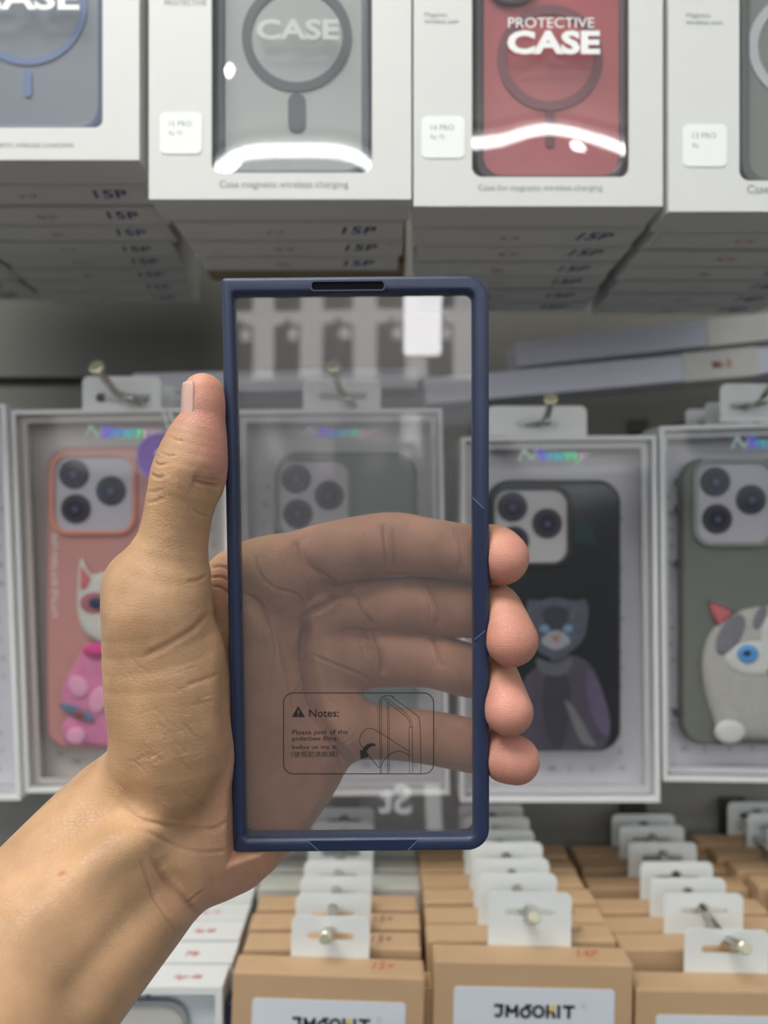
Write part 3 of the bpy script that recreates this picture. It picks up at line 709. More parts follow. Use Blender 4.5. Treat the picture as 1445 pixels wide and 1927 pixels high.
# kraft carton closing the short queue
t = thing('kraft_carton', 'brownish carton at the back of the short white queue', 'box', T(P(565,494,.42).x, .415, P(565,497,.415).z))
obj('carton', bx(-.058,.062,0,.03,0,.2,.0008), mat('tan_carton', (.33,.26,.16), .7), t)
# ------------------------------------------------------------------ middle row: hanging display boxes
M_tray = mat('display_box_board', (0.70,0.71,0.70), 0.45, var=.03); M_inner = mat('lilac_grey_insert', (0.58,0.57,0.61), .5, var=.05)
M_inner2 = mat('warm_grey_insert', (0.52,0.48,0.45), .5, var=.06)
M_film2 = clear_mat('display_film', trans=(.96,.96,.96), refl=.04, haze=.015, rough=.06, wav=.3, wscale=14, wdist=.004)
M_ltr = mat('small_grey_letters', (.22,.21,.22), .7)
def holo():
    m = bpy.data.materials.new('holographic_foil'); m.use_nodes = True; nt = m.node_tree; b = nt.nodes['Principled BSDF']
    tc = nt.nodes.new('ShaderNodeTexCoord'); sp = nt.nodes.new('ShaderNodeSeparateXYZ'); nt.links.new(tc.outputs['Object'], sp.inputs[0])
    nz = nt.nodes.new('ShaderNodeTexNoise'); nz.inputs['Scale'].default_value = 60; nt.links.new(tc.outputs['Object'], nz.inputs['Vector'])
    ad = nt.nodes.new('ShaderNodeMath'); ad.operation = 'MULTIPLY_ADD'; ad.inputs[1].default_value = 22; nt.links.new(sp.outputs[0], ad.inputs[0]); nt.links.new(nz.outputs['Fac'], ad.inputs[2])
    cr = nt.nodes.new('ShaderNodeValToRGB'); e = cr.color_ramp.elements
    e[0].position = .1; e[0].color = (.35,.45,.40,1); e[1].position = .95; e[1].color = (.4,.42,.45,1)
    for p, c in ((.3,(.25,.12,.9,1)),(.45,(.1,.35,.9,1)),(.58,(.1,.8,.4,1)),(.72,(.3,.7,.35,1)),(.82,(.75,.35,.6,1))):
        x = e.new(p); x.color = c
    nt.links.new(ad.outputs[0], cr.inputs[0]); nt.links.new(cr.outputs[0], b.inputs['Base Color'])
    b.inputs['Metallic'].default_value = .4; b.inputs['Roughness'].default_value = .3; return m
M_holo = holo()
def lens_set(parent, org, pts, d, r=.0088, y=-.002):
    for (px, py) in pts:
        x, z = at_(px, py, d, org)
        L = obj('camera_lens', plate(circ(x, z, r, 36), [], y, y+.002, bev=.0006), mat('lens_barrel', (.04,.04,.055), .4, spec=.3), parent)
        obj('lens_glass', plate(circ(x, z, r*.62, 28), [], y-.0003, y), mat('lens_glass', (.012,.012,.03), .2), L)
        obj('lens_centre', plate(circ(x, z-.0004, r*.2, 16), [], y-.0005, y-.0002), mat('lens_centre', (.10,.09,.20), .1), L)
def display_box(label, quad, d, depth, win_in, inner, holo_px, tab, letters=True, rim=8):
    """quad TL,TR,BR,BL photo pixels of the front face at depth d"""
    c = P(sum(q[0] for q in quad)/4, sum(q[1] for q in quad)/4, d); org = (c.x, d, c.z)
    t = thing('display_box', label, 'box', T(*org))
    L = [at_(q[0], q[1], d, org) for q in quad]
    def ins(k): 
        cx = sum(p[0] for p in L)/4; cz = sum(p[1] for p in L)/4
        return [(p[0]-math.copysign(k, p[0]-cx), p[1]-math.copysign(k, p[1]-cz)) for p in L]
    o = L[::-1]; i1 = ins(rim*d/F)[::-1]
    b = plate(o, [i1], 0, .0015)
    # side walls as a ring, back card
    plate(ins(.0)[::-1], [ins(.0012)[::-1]], .0015, depth, bm=b); plate(ins(.0005)[::-1], [], depth, depth+.001, bm=b)
    obj('carton', b, M_tray, t)
    it = obj('insert_tray', plate(ins(.0016)[::-1], [], depth-.003, depth-.0022), inner, t)
    b2 = plate(ins(.0030)[::-1], [ins(.0065)[::-1]], .006, .0068)
    obj('insert_frame', b2, inner, t)
    obj('window_film', plate(ins(rim*d/F-.001)[::-1], [], .0018, .0018), M_film2, t)
    if tab:
        x0, x1, y0, y1, sl = tab
        td = d+.004
        a = at_(x0, y1, td, org); e = at_(x1, y0, td, org)
        s0 = at_(sl[0], sl[3], td, org); s1 = at_(sl[1], sl[2], td, org); mx, mz = (s0[0]+s1[0])/2, s1[1]
        r_ = (s1[1]-s0[1])*.5
        hole = rr(s0[0], s1[0], s0[1], s1[1], r_*.98)
        obj('hang_tab', plate(rr(a[0], e[0], a[1], e[1], (.0005,.0005,.004,.004)), [hole], .004, .0046), M_tray, t)
    if holo_px:
        x, z = at_(holo_px[0], holo_px[1], d, org)
        w_ = holo_px[2]*d/F
        obj('foil_lettering', move(text_bm('Nimmy', w=w_, h=holo_px[3]*d/F, bold=.025, shear=.35), (x, .0012, z)), M_holo, t)
    if letters:
        b3 = bmesh.new(); rn = random.Random(hash(label) % 1000 if False else len(label))
        (xa, za), (xb, zb) = L[3], L[1]
        for k in range(16):
            chh = rn.choice('NIMYTAKRE'); zz = za+.014+(zb-za-.05)*k/16
            join(b3, move(text_bm(chh, h=.0032), (xa+.012+rn.uniform(-.002,.002), .0058 if False else depth-.0035, zz)))
            join(b3, move(text_bm(chh, h=.0032), (xb-.015+rn.uniform(-.002,.002), depth-.0035, zz-.004)))
        for k in range(6):
            join(b3, move(text_bm(rn.choice('NIMYTK'), h=.0038), (xa+.02+k*(xb-xa-.04)/6, depth-.0035, za+.009)))
        obj('letter_print', b3, M_ltr, it)
    return t, org
def shell(label, org, px, d, y, col, name, rimcol=None, rough=.5, H=None, cam=None, rad=.0135, fuzzy=False, group=None, camrim=None, plate_c=(.50,.48,.54)):
    """px = left,right,top,bottom photo pixels at depth d"""
    t = thing('phone_case', label, 'phone case', T(org[0], d, org[2]), group)
    a = at_(px[0], px[3], d, org); e = at_(px[1], px[2], d, org)
    m1 = mat('case_'+name, col, rough, var=.07, bump=.25 if fuzzy else 0.03, bscale=700 if fuzzy else 300); m2 = mat('case_rim_'+name, rimcol or col, .45)
    back = plate(rr(a[0], e[0], a[1], e[1], rad, 10), [], 0, .010, bev=.003, seg=4)
    o = obj('shell', back, m1, t)
    for p in o.data.polygons: p.use_smooth = True
    if cam:
        ca = at_(cam[0], cam[3], d, org); ce = at_(cam[1], cam[2], d, org)
        obj('camera_rim', plate(rr(ca[0]-.0028, ce[0]+.0028, ca[1]-.0028, ce[1]+.0028, .011), [rr(ca[0], ce[0], ca[1], ce[1], .0085)], -.0028, .001, bev=.0009, seg=3), mat('camrim_'+name, camrim or rimcol or col, .4), t)
        cp = obj('camera_plate', plate(rr(ca[0]-.0004, ce[0]+.0004, ca[1]-.0004, ce[1]+.0004, .0085), [], -.0006, .0004), mat('camplate_'+name, plate_c, .35, var=.04), t)
        w_ = cam[1]-cam[0]; h_ = cam[3]-cam[2]
        lens_set(cp, org, [(cam[0]+.245*w_, cam[2]+.235*h_), (cam[0]+.27*w_, cam[2]+.705*h_), (cam[0]+.725*w_, cam[2]+.46*h_)], d)
    return t
BD = .416; SD = .423
M_fur = mat('grey_white_plush', (.47,.46,.43), .95, var=.14, scale=260, bump=1.0, bscale=1100)
M_furw = mat('white_plush', (.66,.67,.64), .95, var=.10, scale=300, bump=1.0, bscale=1100); M_furd = mat('dark_grey_plush', (.22,.21,.24), .95, var=.2, scale=260, bump=1.0, bscale=1100)
M_pink = mat('pink_plush', (.62,.16,.18), .9, bump=.6); 
def blob(name, parent, org, d, px, py, rx, ry, m, y0=-.001, thick=.003, rot=0, n=32, dome=True, shape=None):
    """low embroidered dome with an outline of its own"""
    k = d/F; x, z = at_(px, py, d, org); b = bmesh.new(); rings = []
    out = [(math.cos(2*math.pi*i/n)*rx*k, math.sin(2*math.pi*i/n)*ry*k) for i in range(n)] if shape is None else [((a-px)*k, -(c-py)*k) for a, c in shape]
    n = len(out); cr, sr = math.cos(rot), math.sin(rot); out = [(a*cr-c*sr, a*sr+c*cr) for a, c in out]
    for f, dy in ((1,0),(1,.35),(.93,.7),(.8,.9),(.55,1.0)):
        rings.append([b.verts.new((x+a*f, y0-thick*dy, z+c*f)) for a, c in out])
    for i in range(4):
        for j in range(n): b.faces.new((rings[i][j], rings[i][(j+1)%n], rings[i+1][(j+1)%n], rings[i+1][j]))
    b.faces.new(rings[-1])
    return obj(name, b, m, parent, smooth=True)

# box with the pink case
t, org = display_box('clear-fronted display box with pink kitten case and purple tag', [(20,772),(428,766),(436,1490),(46,1492)], BD, .024, None, M_inner2, (155,832,150,32), (155,303,708,771,(180,284,740,757)))
pk = shell('salmon pink phone case with a plush kitten in a pink suit', org, (85,348,840,1411), SD+.004, 0, (.56,.27,.25), 'pink', rimcol=(.66,.25,.18), rough=.35, cam=(105,250,860,998), camrim=(.68,.28,.20))
o2 = (org[0], 0, org[2]); dd = SD+.004
k_ = obj('side_print', move(text_bm('LITTLE KITTEN LIFE', w=.05, h=.003), (0,0,0)), M_whitetext, pk)
for v in k_.data.vertices: x, z = at_(108, 1160, dd, org); v.co = Vector((x-v.co.z, -.0003, z+v.co.x))
blob('kitten_suit', pk, org, dd, 185, 1285, 62, 78, mat('rose_plush', (.62,.20,.36), .85, var=.3, scale=140, bump=.7), shape=[tuple(p) for p in spl([(165,1215),(205,1222),(245,1240),(262,1300),(255,1380),(215,1404),(165,1400),(128,1398),(120,1370),(132,1340),(118,1325),(125,1280),(145,1245)],4,True)][::-1], thick=.002)
blob('collar', pk, org, dd, 190, 1220, 30, 12, mat('hot_pink_cloth', (.62,.06,.25), .8), y0=-.003)
blob('kitten_head', pk, org, dd, 205, 1150, 60, 62, mat('kitten_white', (.60,.60,.54), .9, bump=.5), shape=[tuple(p) for p in spl([(152,1062),(158,1052),(175,1080),(200,1076),(240,1080),(256,1052),(262,1075),(262,1150),(245,1195),(205,1210),(168,1196),(150,1160),(148,1110)],4,True)][::-1], thick=.003)
blob('inner_ear', pk, org, dd, 164, 1085, 8, 18, M_pink, y0=-.004, shape=[(157,1068),(160,1066),(176,1088),(168,1105),(157,1108)][::-1], thick=.0008)
blob('eye_patch', pk, org, dd, 183, 1133, 27, 20, mat('mauve_patch', (.42,.14,.17), .9), y0=-.004, thick=.0008)
blob('kitten_eye', pk, org, dd, 188, 1133, 15, 11, mat('navy_eye', (.03,.045,.10), .3), y0=-.0048, thick=.0008)
blob('suit_arm', pk, org, dd, 152, 1290, 17, 22, mat('pale_pink_plush', (.70,.33,.47), .85, bump=.6), y0=-.003, rot=.6, thick=.0014)
blob('suit_arm', pk, org, dd, 190, 1315, 17, 26, MATS['pale_pink_plush'], y0=-.003, rot=-.3, thick=.0014)
blob('suit_foot', pk, org, dd, 147, 1382, 18, 16, MATS['pale_pink_plush'], y0=-.003, thick=.0014)
blob('belt_band', pk, org, dd, 150, 1336, 36, 10, mat('blue_grey_band', (.13,.17,.27), .5, var=.4, scale=200), y0=-.0042, rot=-.42, thick=.0008)
blob('belt_button', pk, org, dd, 156, 1340, 9, 7, mat('red_button', (.30,.05,.04), .5), y0=-.005, rot=-.42, thick=.0008)
# purple disc tag on its cord
pt = thing('disc_tag', 'round purple tag hanging on white cord beside the thumb', 'tag', T(*P(303,860,.405)))
k = .405/F
obj('disc', plate(circ(0,0,46*k), [], 0, .0012, bev=.0004), mat('purple_plastic', (.22,.12,.42), .3), pt)
obj('raised_edge', plate(circ(0,0,46*k), [circ(0,0,42*k)], -.0004, 0), mat('purple_edge', (.30,.20,.55), .3), pt)
obj('disc_print', move(text_bm('Nimmy', w=44*k, shear=.3, bold=.02), (-12*k,-.0004,0*k)), M_whitetext, pt)
obj('cord', tube([tuple(p) for p in spl([(22*k,.0005,36*k),(8*k,0,70*k),(4*k,.002,88*k),(14*k,.004,82*k),(28*k,.001,40*k)],5)], .0006, 8), M_whitetext, pt)

# sliver of the box at the left edge
t, org = display_box('white display box cut off at the left edge of view', [(-385,756),(10,760),(38,1506),(-350,1510)], BD-.004, .024, None, M_inner, None, None)
# box seen through the held case
t, org = display_box('display box with grey-green case seen through the clear panel', [(438,771),(832,768),(846,1496),(446,1500)], BD, .024, None, M_inner, (568,828,140,26), (570,716,712,770,(600,690,738,752)))
shell('grey-green phone case behind the held clear panel', org, (515,785,850,1412), SD+.004, 0, (.14,.18,.175), 'teal', rough=.5, cam=(526,655,868,1008), camrim=(.17,.21,.20))
# black case box
t, org = display_box('display box with black cat-portrait case beside the fingertips', [(868,822),(1235,819),(1242,1510),(866,1510)], BD-.006, .026, None, M_inner, (973,874,140,30), (917,1104,764,820,(972,1052,792,804)))
d3 = SD-.002
bk = shell('black phone case printed with a cat in a purple jacket', org, (918,1170,903,1416), d3, 0, (.012,.014,.018), 'black', rough=.25, cam=(930,1066,922,1058), camrim=(.02,.02,.025), plate_c=(.52,.50,.50))
def flat(name, parent, pts, m, y, d=d3): 
    return obj(name, plate([at_(a, c, d, org) for a, c in pts][::-1], [], y, y+.0001), m, parent)
S_ = lambda l, n=5: [tuple(p) for p in spl(l, n, True)]
art = obj('portrait_print', plate([at_(a, c, d3, org) for a, c in S_([(1000,1262),(1040,1240),(1075,1232),(1110,1250),(1130,1290),(1148,1350),(1140,1402),(1100,1410),(1000,1410),(975,1405),(980,1330),(985,1285)])][::-1], [], -.0004, -.0003), mat('purple_jacket', (.055,.045,.075), .6, var=.5, scale=90), bk)
def sub(name, pts, m, y): return obj(name, plate([at_(a, c, d3, org) for a, c in pts][::-1], [], y, y+.0001), m, art)
sub('jacket_lapel', S_([(1030,1250),(1055,1262),(1075,1300),(1060,1400),(1035,1400),(1020,1330)],4), mat('dark_shirt', (.028,.024,.04), .6), -.0006)
sub('jacket_sleeve', S_([(1105,1262),(1122,1280),(1145,1350),(1142,1385),(1120,1360),(1105,1310)],4), mat('sleeve_purple', (.10,.075,.14), .6, var=.4, scale=120), -.0006)
sub('handkerchief', S_([(1062,1318),(1080,1332),(1110,1385),(1122,1402),(1095,1398),(1078,1362)],4), mat('pale_cloth', (.15,.145,.15), .7, var=.4), -.0007)
sub('cat_face', S_([(990,1150),(995,1128),(1015,1130),(1045,1124),(1080,1130),(1100,1128),(1106,1150),(1100,1195),(1080,1220),(1045,1240),(1010,1222),(992,1190)],4), mat('blue_grey_fur', (.075,.085,.11), .8, var=.6, scale=160), -.0007)
sub('dark_brow', S_([(1020,1150),(1045,1140),(1070,1150),(1062,1180),(1045,1190),(1028,1180)],4), mat('dark_fur', (.03,.034,.05), .8), -.0008)
sub('muzzle', S_([(1018,1208),(1030,1190),(1045,1186),(1060,1190),(1072,1208),(1045,1222)],4), mat('pale_fur', (.30,.31,.34), .8, var=.3, scale=200), -.0009)
sub('cat_nose', [(1036,1196),(1054,1196),(1045,1210)], mat('rose_nose', (.35,.12,.10), .6), -.0011)
for ex in (1024, 1068): 
    e_ = sub('cat_eye', circ(ex, 1182, 9, 16, 7), mat('sky_blue_eye', (.16,.28,.42), .3), -.0010)
sub('neckcloth', S_([(1010,1238),(1045,1250),(1075,1236),(1070,1262),(1045,1272),(1015,1262)],4), mat('grey_neckcloth', (.09,.10,.115), .7), -.0008)
sub('glossy_patch', [(1075,975),(1115,985),(1118,1025),(1078,1020)], mat('dark_teal_print', (.015,.04,.04), .2), -.0006)
# green case box
t, org = display_box('display box with grey-green plush cat case at right edge', [(1241,802),(1648,790),(1655,1476),(1248,1470)], BD-.003, .026, None, M_inner, (1375,852,140,32), (1355,1500,722,794,(1372,1480,757,770)))
d4 = SD
gk = shell('sage green phone case with a large plush blue-eyed cat', org, (1286,1545,862,1404), d4, 0, (.17,.18,.155), 'sage', rimcol=(.22,.26,.22), rough=.8, cam=(1310,1450,872,1020), camrim=(.25,.29,.25), fuzzy=True)
for (px, py) in ((1281,905),(1280,958),(1279,1062),(1278,1345)):
    x, z = at_(px, py, d4, org); obj('side_button', bx(x-.0012, x+.0016, .002, .006, z-.0022, z+.0022, .0005), mat('dark_button', (.06,.05,.06), .5), gk)
blob('plush_cat', gk, org, d4, 1440, 1260, 100, 120, M_fur, shape=[tuple(p) for p in spl([(1372,1160),(1400,1146),(1445,1140),(1500,1146),(1540,1190),(1545,1300),(1540,1392),(1480,1398),(1440,1390),(1380,1386),(1352,1380),(1335,1340),(1322,1290),(1320,1230),(1338,1185)],5,True)][::-1], thick=.0055)
blob('dark_stripe', gk, org, d4, 1365, 1190, 20, 42, M_furd, y0=-.0062, rot=-.5, thick=.0009)
blob('dark_stripe', gk, org, d4, 1420, 1160, 10, 24, M_furd, y0=-.0058, rot=-.4, thick=.0007)
blob('face_patch', gk, org, d4, 1415, 1235, 60, 32, M_furw, y0=-.0062, thick=.0012)
blob('face_patch', gk, org, d4, 1445, 1180, 22, 40, M_furw, y0=-.0062, rot=-.3, thick=.0010)
blob('paw', gk, org, d4, 1365, 1372, 28, 22, M_furw, y0=-.0045, thick=.003)
blob('plush_ear', gk, org, d4, 1352, 1155, 20, 20, M_pink, y0=-.001, shape=[(1332,1136),(1340,1128),(1374,1142),(1372,1158),(1348,1178),(1340,1160)][::-1], thick=.0028)
blob('ear_back', gk, org, d4, 1352, 1140, 20, 8, M_furd, y0=-.001, shape=[(1330,1132),(1342,1126),(1378,1144),(1372,1148),(1342,1134)][::-1], thick=.0032)
ey = blob('cat_eye', gk, org, d4, 1395, 1226, 20, 18, mat('bright_blue_eye', (.10,.30,.60), .15), y0=-.0068, thick=.0016)
blob('pupil', ey, org, d4, 1392, 1224, 8, 6, mat('dark_pupil', (.03,.04,.06), .1), y0=-.0082, thick=.0006)
blob('cat_nose', gk, org, d4, 1443, 1258, 13, 8, mat('coral_nose', (.58,.12,.08), .6), y0=-.0072, thick=.001)

# further boxes on the same hooks, behind the first ones
for nm, (x0, x1, y0, y1), tabx in (('pink kitten case box', (22,436,768,1480), (60,190)), ('box seen through the clear panel', (446,838,770,1480), (585,700)), ('black cat-portrait box', (870,1236,824,1480), (930,1090)), ('plush cat box', (1246,1640,800,1462), (1230,1330))):
    for k in (1, 2):
        d = BD+.029*k
        a = P(x0, y1, BD); e = P(x1, y0, BD); org = ((a.x+e.x)/2, d, a.z+.003)
        w_ = e.x-a.x-.004; h_ = e.z-a.z-.004
        t = thing('display_carton', f'plain white display carton hanging {"directly" if k == 1 else "second"} behind the {nm}', 'box', T(*org))
        obj('carton', bx(-w_/2, w_/2, 0, .026, 0, h_, .0008), M_tray, t)
        cx = P((x0+x1)/2, 0, BD).x-org[0]
        obj('hang_tab', plate(rr(cx-.022, cx+.022, h_, h_+.019, (.0003,.0003,.003,.003)), [rr(cx-.014, cx+.014, h_+.006, h_+.010, .0019)], .002, .0026), M_tray, t)

# hooks
def hook(label, pts, r=.0022, tip=.0045, group='steel display hooks'):
    w3 = [P(*p) for p in pts]; b0 = Vector((w3[0].x, w3[0].y, w3[0].z))
    t = thing('display_hook', label, 'hook', T(*b0), group)
    sp = [tuple(Vector(p)-b0) for p in spl([tuple(p) for p in w3], 6)]
    obj('rod', tube(sp, r, 12), M_steel, t, smooth=True)
    e = Vector(sp[-1]); dr = (e-Vector(sp[-2])).normalized()
    obj('end_cap', tube([e-dr*.001, e-dr*.0006, e+dr*.0012, e+dr*.0017], [tip*.6, tip, tip, tip*.8], 20), M_tip, t, smooth=False)
    o = P(pts[0][0], pts[0][1], pts[0][2])-b0
    obj('base_clip', bx(-.009, .009, -.004, .0, -.014, .012, .001), mat('dark_clip', (.05,.05,.045), .5), t)
    return t
hook('steel display hook carrying the pink kitten case box', [(395,790,.638),(275,757,.425),(228,744,.415),(205,722,.408),(183,692,.396)], .0021, .0042)
hook('steel display hook seen through the clear panel', [(690,800,.638),(668,762,.425),(645,742,.415),(634,715,.405),(628,690,.395)], .0021, .0042)
hook('steel display hook carrying the black cat-portrait box', [(900,818,.638),(1015,797,.420),(1025,790,.408),(1032,775,.398),(1036,752,.388)], .0021, .0036)
hook('steel display hook carrying the plush cat box at right', [(1200,815,.638),(1400,768,.420),(1440,742,.400),(1470,700,.388)], .0021, .0042)

# long flat cartons behind the hooks
M_lil = mat('lilac_carton', (.74,.74,.84), .45, var=.03); M_cream = mat('cream_end_label', (.74,.72,.66), .5)
def long_box(label, TL, TR, BL, d, split=None):
    a, e, c = P(*TL, d), P(*TR, d), P(*BL, d); u = (e-a); W_ = u.length; ang = math.atan2(u.z, u.x); h_ = (a-c).length
    t = thing('long_carton', label, 'box', Matrix.Translation(c) @ Matrix.Rotation(-ang, 4, 'Y'))
    obj('carton', bx(0, W_, 0, .045, 0, h_, .001), M_lil, t)
    if split:
        l = obj('end_label', bx(W_*split[0], W_*split[1], -.0006, .0456, .0004-.001, h_+.0006), M_cream, t)
        obj('label_print', move(text_bm('Mr.S', h=h_*.3, bold=.02), (W_*(split[0]+split[1])/2-.006, -.0008, h_*.35)), M_redink, l)
    return t
long_box('upper long lilac carton with cream label, lying slanted', (972,642), (1640,568), (974,690), .52, (.535,.98))
long_box('lower long lilac carton with cream label, lying slanted', (800,712), (1640,634), (802,762), .50, (.578,.745))
long_box('long lilac carton lying behind the hooks at left', (248,702), (786,690), (250,742), .52)
# ------------------------------------------------------------------ bottom rows of hanging cartons
def kraft_mat():
    m = mat('kraft_board', (0.49,0.325,0.185), 0.7, var=.10, scale=35, bump=.12, bscale=900); return m
M_kraft = kraft_mat()
M_tab = mat('clear_white_tab', (0.72,0.75,0.74), .35, var=.02); M_lab = mat('glossy_label', (0.66,0.70,0.74), .3, var=.02)
M_black = mat('black_logo', (.015,.015,.018), .5); M_yel = mat('yellow_accent', (.80,.55,.04), .5)
KH, KT = .160, .0145
def tab_mesh(w, h, sx, sz, sw, sh):
    """tab from z=0 to h with a pill slot and round notch centred sx, sz"""
    hole = []
    # pill with a bump: outline by hand
    r = sh/2; R = sh*.95
    hole += [(sx+sw/2-r+r*math.cos(a), sz+r*math.sin(a)) for a in [math.radians(-90+18*i) for i in range(11)]]
    hole += [(sx+R*math.cos(a), sz+r*.6+R*math.sin(a)) for a in [math.radians(12+15.6*i) for i in range(11)]]
    hole += [(sx-sw/2+r+r*math.cos(a), sz+r*math.sin(a)) for a in [math.radians(90+18*i) for i in range(11)]]
    return plate(rr(-w/2, w/2, 0, h, (.0003,.0003,.004,.004)), [hole], 0, .0006)
def logo_bm(w):
    b = bmesh.new(); s = w/6.35; x = 0; st = .25*s
    def L(pts, dx, cl=False): ribbon([((p[0]+dx)*s, p[1]*s) for p in pts], st, 0, b, cl)
    L([(.05,.92),(.78,.92)], 0); L([(.62,.92),(.62,.38)]+[(.36+.26*math.cos(a), .36+.26*math.sin(a)) for a in [math.radians(-15*i) for i in range(1,11)]], 0)
    L([(.12,0),(.16,1.0)], .92); L([(.14,.86),(.52,.36)], .92); L([(.52,.36),(.90,.86)], .92); L([(.88,1.0),(.92,0)], .92)
    L([(.44+.34*math.cos(a), .40+.34*math.sin(a)) for a in [math.radians(15*i) for i in range(24)]], 2.06, True); L([(.40,.93),(.92,.93)], 2.06)
    L([(.46+.38*math.cos(a), .50+.40*math.sin(a)) for a in [math.radians(15*i) for i in range(24)]], 3.04, True)
    L([(.12,0),(.12,1.04)], 4.08); L([(.25,.46),(.5,.52),(.62,.30),(.62,0)], 4.08)
    L([(.12,0),(.12,1.04)], 4.95); L([(0,.92),(.95,.92)], 5.38); L([(.48,.92),(.48,0)], 5.38)
    return b
def logo(w):
    b = text_bm('JMOOKIT', w=w, h=w*.2, bold=.045)
    k = w
    join(b, plate([(k*.335,k*.175),(k*.46,k*.2),(k*.46,k*.235),(k*.335,k*.21)], [], 0, 0)) if False else None
    return b
def kraft_box(label, x, d, ztop, w, price=None, front=False, tabx=0.0, tab=(.0405,.024,.6), kt=KT, group=None, ink=None, body=None):
    t = thing('kraft_carton' if body is None else 'white_carton', label, 'box', T(x, d, ztop), group)
    b = bx(-w/2, w/2, 0, kt, -KH, 0, .0007, 2)
    obj('carton', b, body or M_kraft, t)
    obj('top_flap', bx(-w/2+.0012, w/2-.0012, .0006, kt-.0008, -.0002, .0004, .0003), body or M_kraft, t)
    tb = obj('hang_tab', tab_mesh(tab[0], tab[1], 0, tab[1]*tab[2], tab[0]*.60, .0040), M_tab, t); tb.location = (tabx, kt-.0006, -.001)
    if price:
        h = text_bm(price, h=.0055, shear=.25)
        for v in h.verts: v.co = Vector((v.co.x+w/2-.026, .005+v.co.z*1.1, .00055))
        obj('price_mark', h, ink or M_redink, t)
    if front:
        l = obj('front_label', plate(rr(-w/2+.010, w/2-.009, -KH+.02, -.012, .002), [], -.0003, 0), M_lab, t)
        lw = w*.41; lx = -w/2+.0295; lz = -.0265
        obj('logo_lettering', move(logo_bm(lw), (lx, -.0005, lz)), M_black, l)
        obj('logo_accent', plate([(lx+lw*.682, lz+lw*.085),(lx+lw*.722, lz+lw*.168),(lx+lw*.762, lz+lw*.168),(lx+lw*.722, lz+lw*.085)], [], -.0007, -.0006), M_yel, l)
        obj('registered_mark', move(join(plate(circ(0.0011,.0011,.0013,20), [circ(.0011,.0011,.0011,20)], 0, 0), move(text_bm('R', h=.0011), (.0007,0,.0006))), (lx+lw+.003, -.0005, lz+lw*.13)), M_greytext, l)
    return t
def column(name, corners, n, price_of, tabs, group, front_kw={}, kinds=None):
    pass
# column under the case, left
def zt(py, d): return CAMZ-(py-CY)/F*d
cols = [
 # name, front depth, z of top, front px left/right of front face, list of (depth, x shift mm)
 ('left kraft column', .347, zt(1836,.347), 438, 800, [0,.0205,.0395,.058,.0765], [0,0,0,0,0], '15+', -.010),
 ('middle kraft column', .350, zt(1813,.350), 817, 1192, [0,.0185,.0365,.0545,.0725,.0905,.1085], [0,-2.5,-2,-2,-3,-3,-3], '14P', .0),
 ('right kraft column', .350, zt(1866,.350), 1197, 1575, [0,.025,.043,.061,.088,.110,.128], [0,0,-1,0,2,3,4], None, .0),
]
for ci, (nm, d0, z0, pl, prr, ds, xs, price, tx) in enumerate(cols):
    a = P(pl, 0, d0).x; e = P(prr, 0, d0).x; w_ = e-a; xc = (a+e)/2
    tab0 = [(621,.362),(995,.365),(1363,.366)][ci]
    tx = P(tab0[0], 0, tab0[1]).x-xc
    if ci == 0: ds = ds[:4]
    for k, (dd_, xx) in enumerate(zip(ds, xs)):
        if ci == 0: whites = k > 3
        kb = kraft_box(f'kraft carton with white logo label, front of the {nm}' if k == 0 else f'kraft carton in the {nm}, {ORD[k]} from the front',
                  xc+xx/1000, d0+dd_, z0+(random.uniform(-.0008,.0006)+(.0048 if ci == 2 else 0))*(k > 0), w_-(0 if k == 0 else random.uniform(0,.002)), price if k < 3 else None, k == 0, tx+random.uniform(-.0006,.0006)*(k > 0), tab=[(.0397,.0218,.54),(.0425,.0285,.63),(.0433,.0232,.57)][ci], group=f'kraft cartons of the {nm}', ink=M_redink if k == 0 else mat('dark_marker',(.12,.04,.05),.7))
        if k == 0: kb.matrix_world = kb.matrix_world @ Matrix.Rotation((.034,.022,.018)[ci], 4, 'Y')
# white cartons hanging deeper on the left hook
for k in range(3):
    kraft_box(f'pale grey carton behind the left kraft column, {["nearest","middle","rearmost"][k]} of three', P(640,0,.44).x, .4275+k*.021, zt(1836,.347)+.0005*k, .098, None, False, 0, group='pale cartons behind the left kraft column', body=mat('pale_grey_board', (.47,.47,.42), .5), kt=.017)
# far right column, only its rear cartons in view
for k in range(5):
    d = .41+k*.0185
    kraft_box(f'kraft carton in the column beyond the right edge, {ORD[k]} of those in view', P(1425,0,.44).x+.046-.004*k, d, zt(1832,.350)+.001, .094, None, False, 0, group='kraft cartons beyond the right column')
# small side carton wedged between left and middle columns
t = thing('kraft_carton', 'slim kraft carton edge wedged between left and middle columns', 'box', T(P(801,0,.356).x, .356, zt(1858,.356)))
obj('carton', bx(-.006,.0035,0,.012,-.15,0,.0006), M_kraft, t)
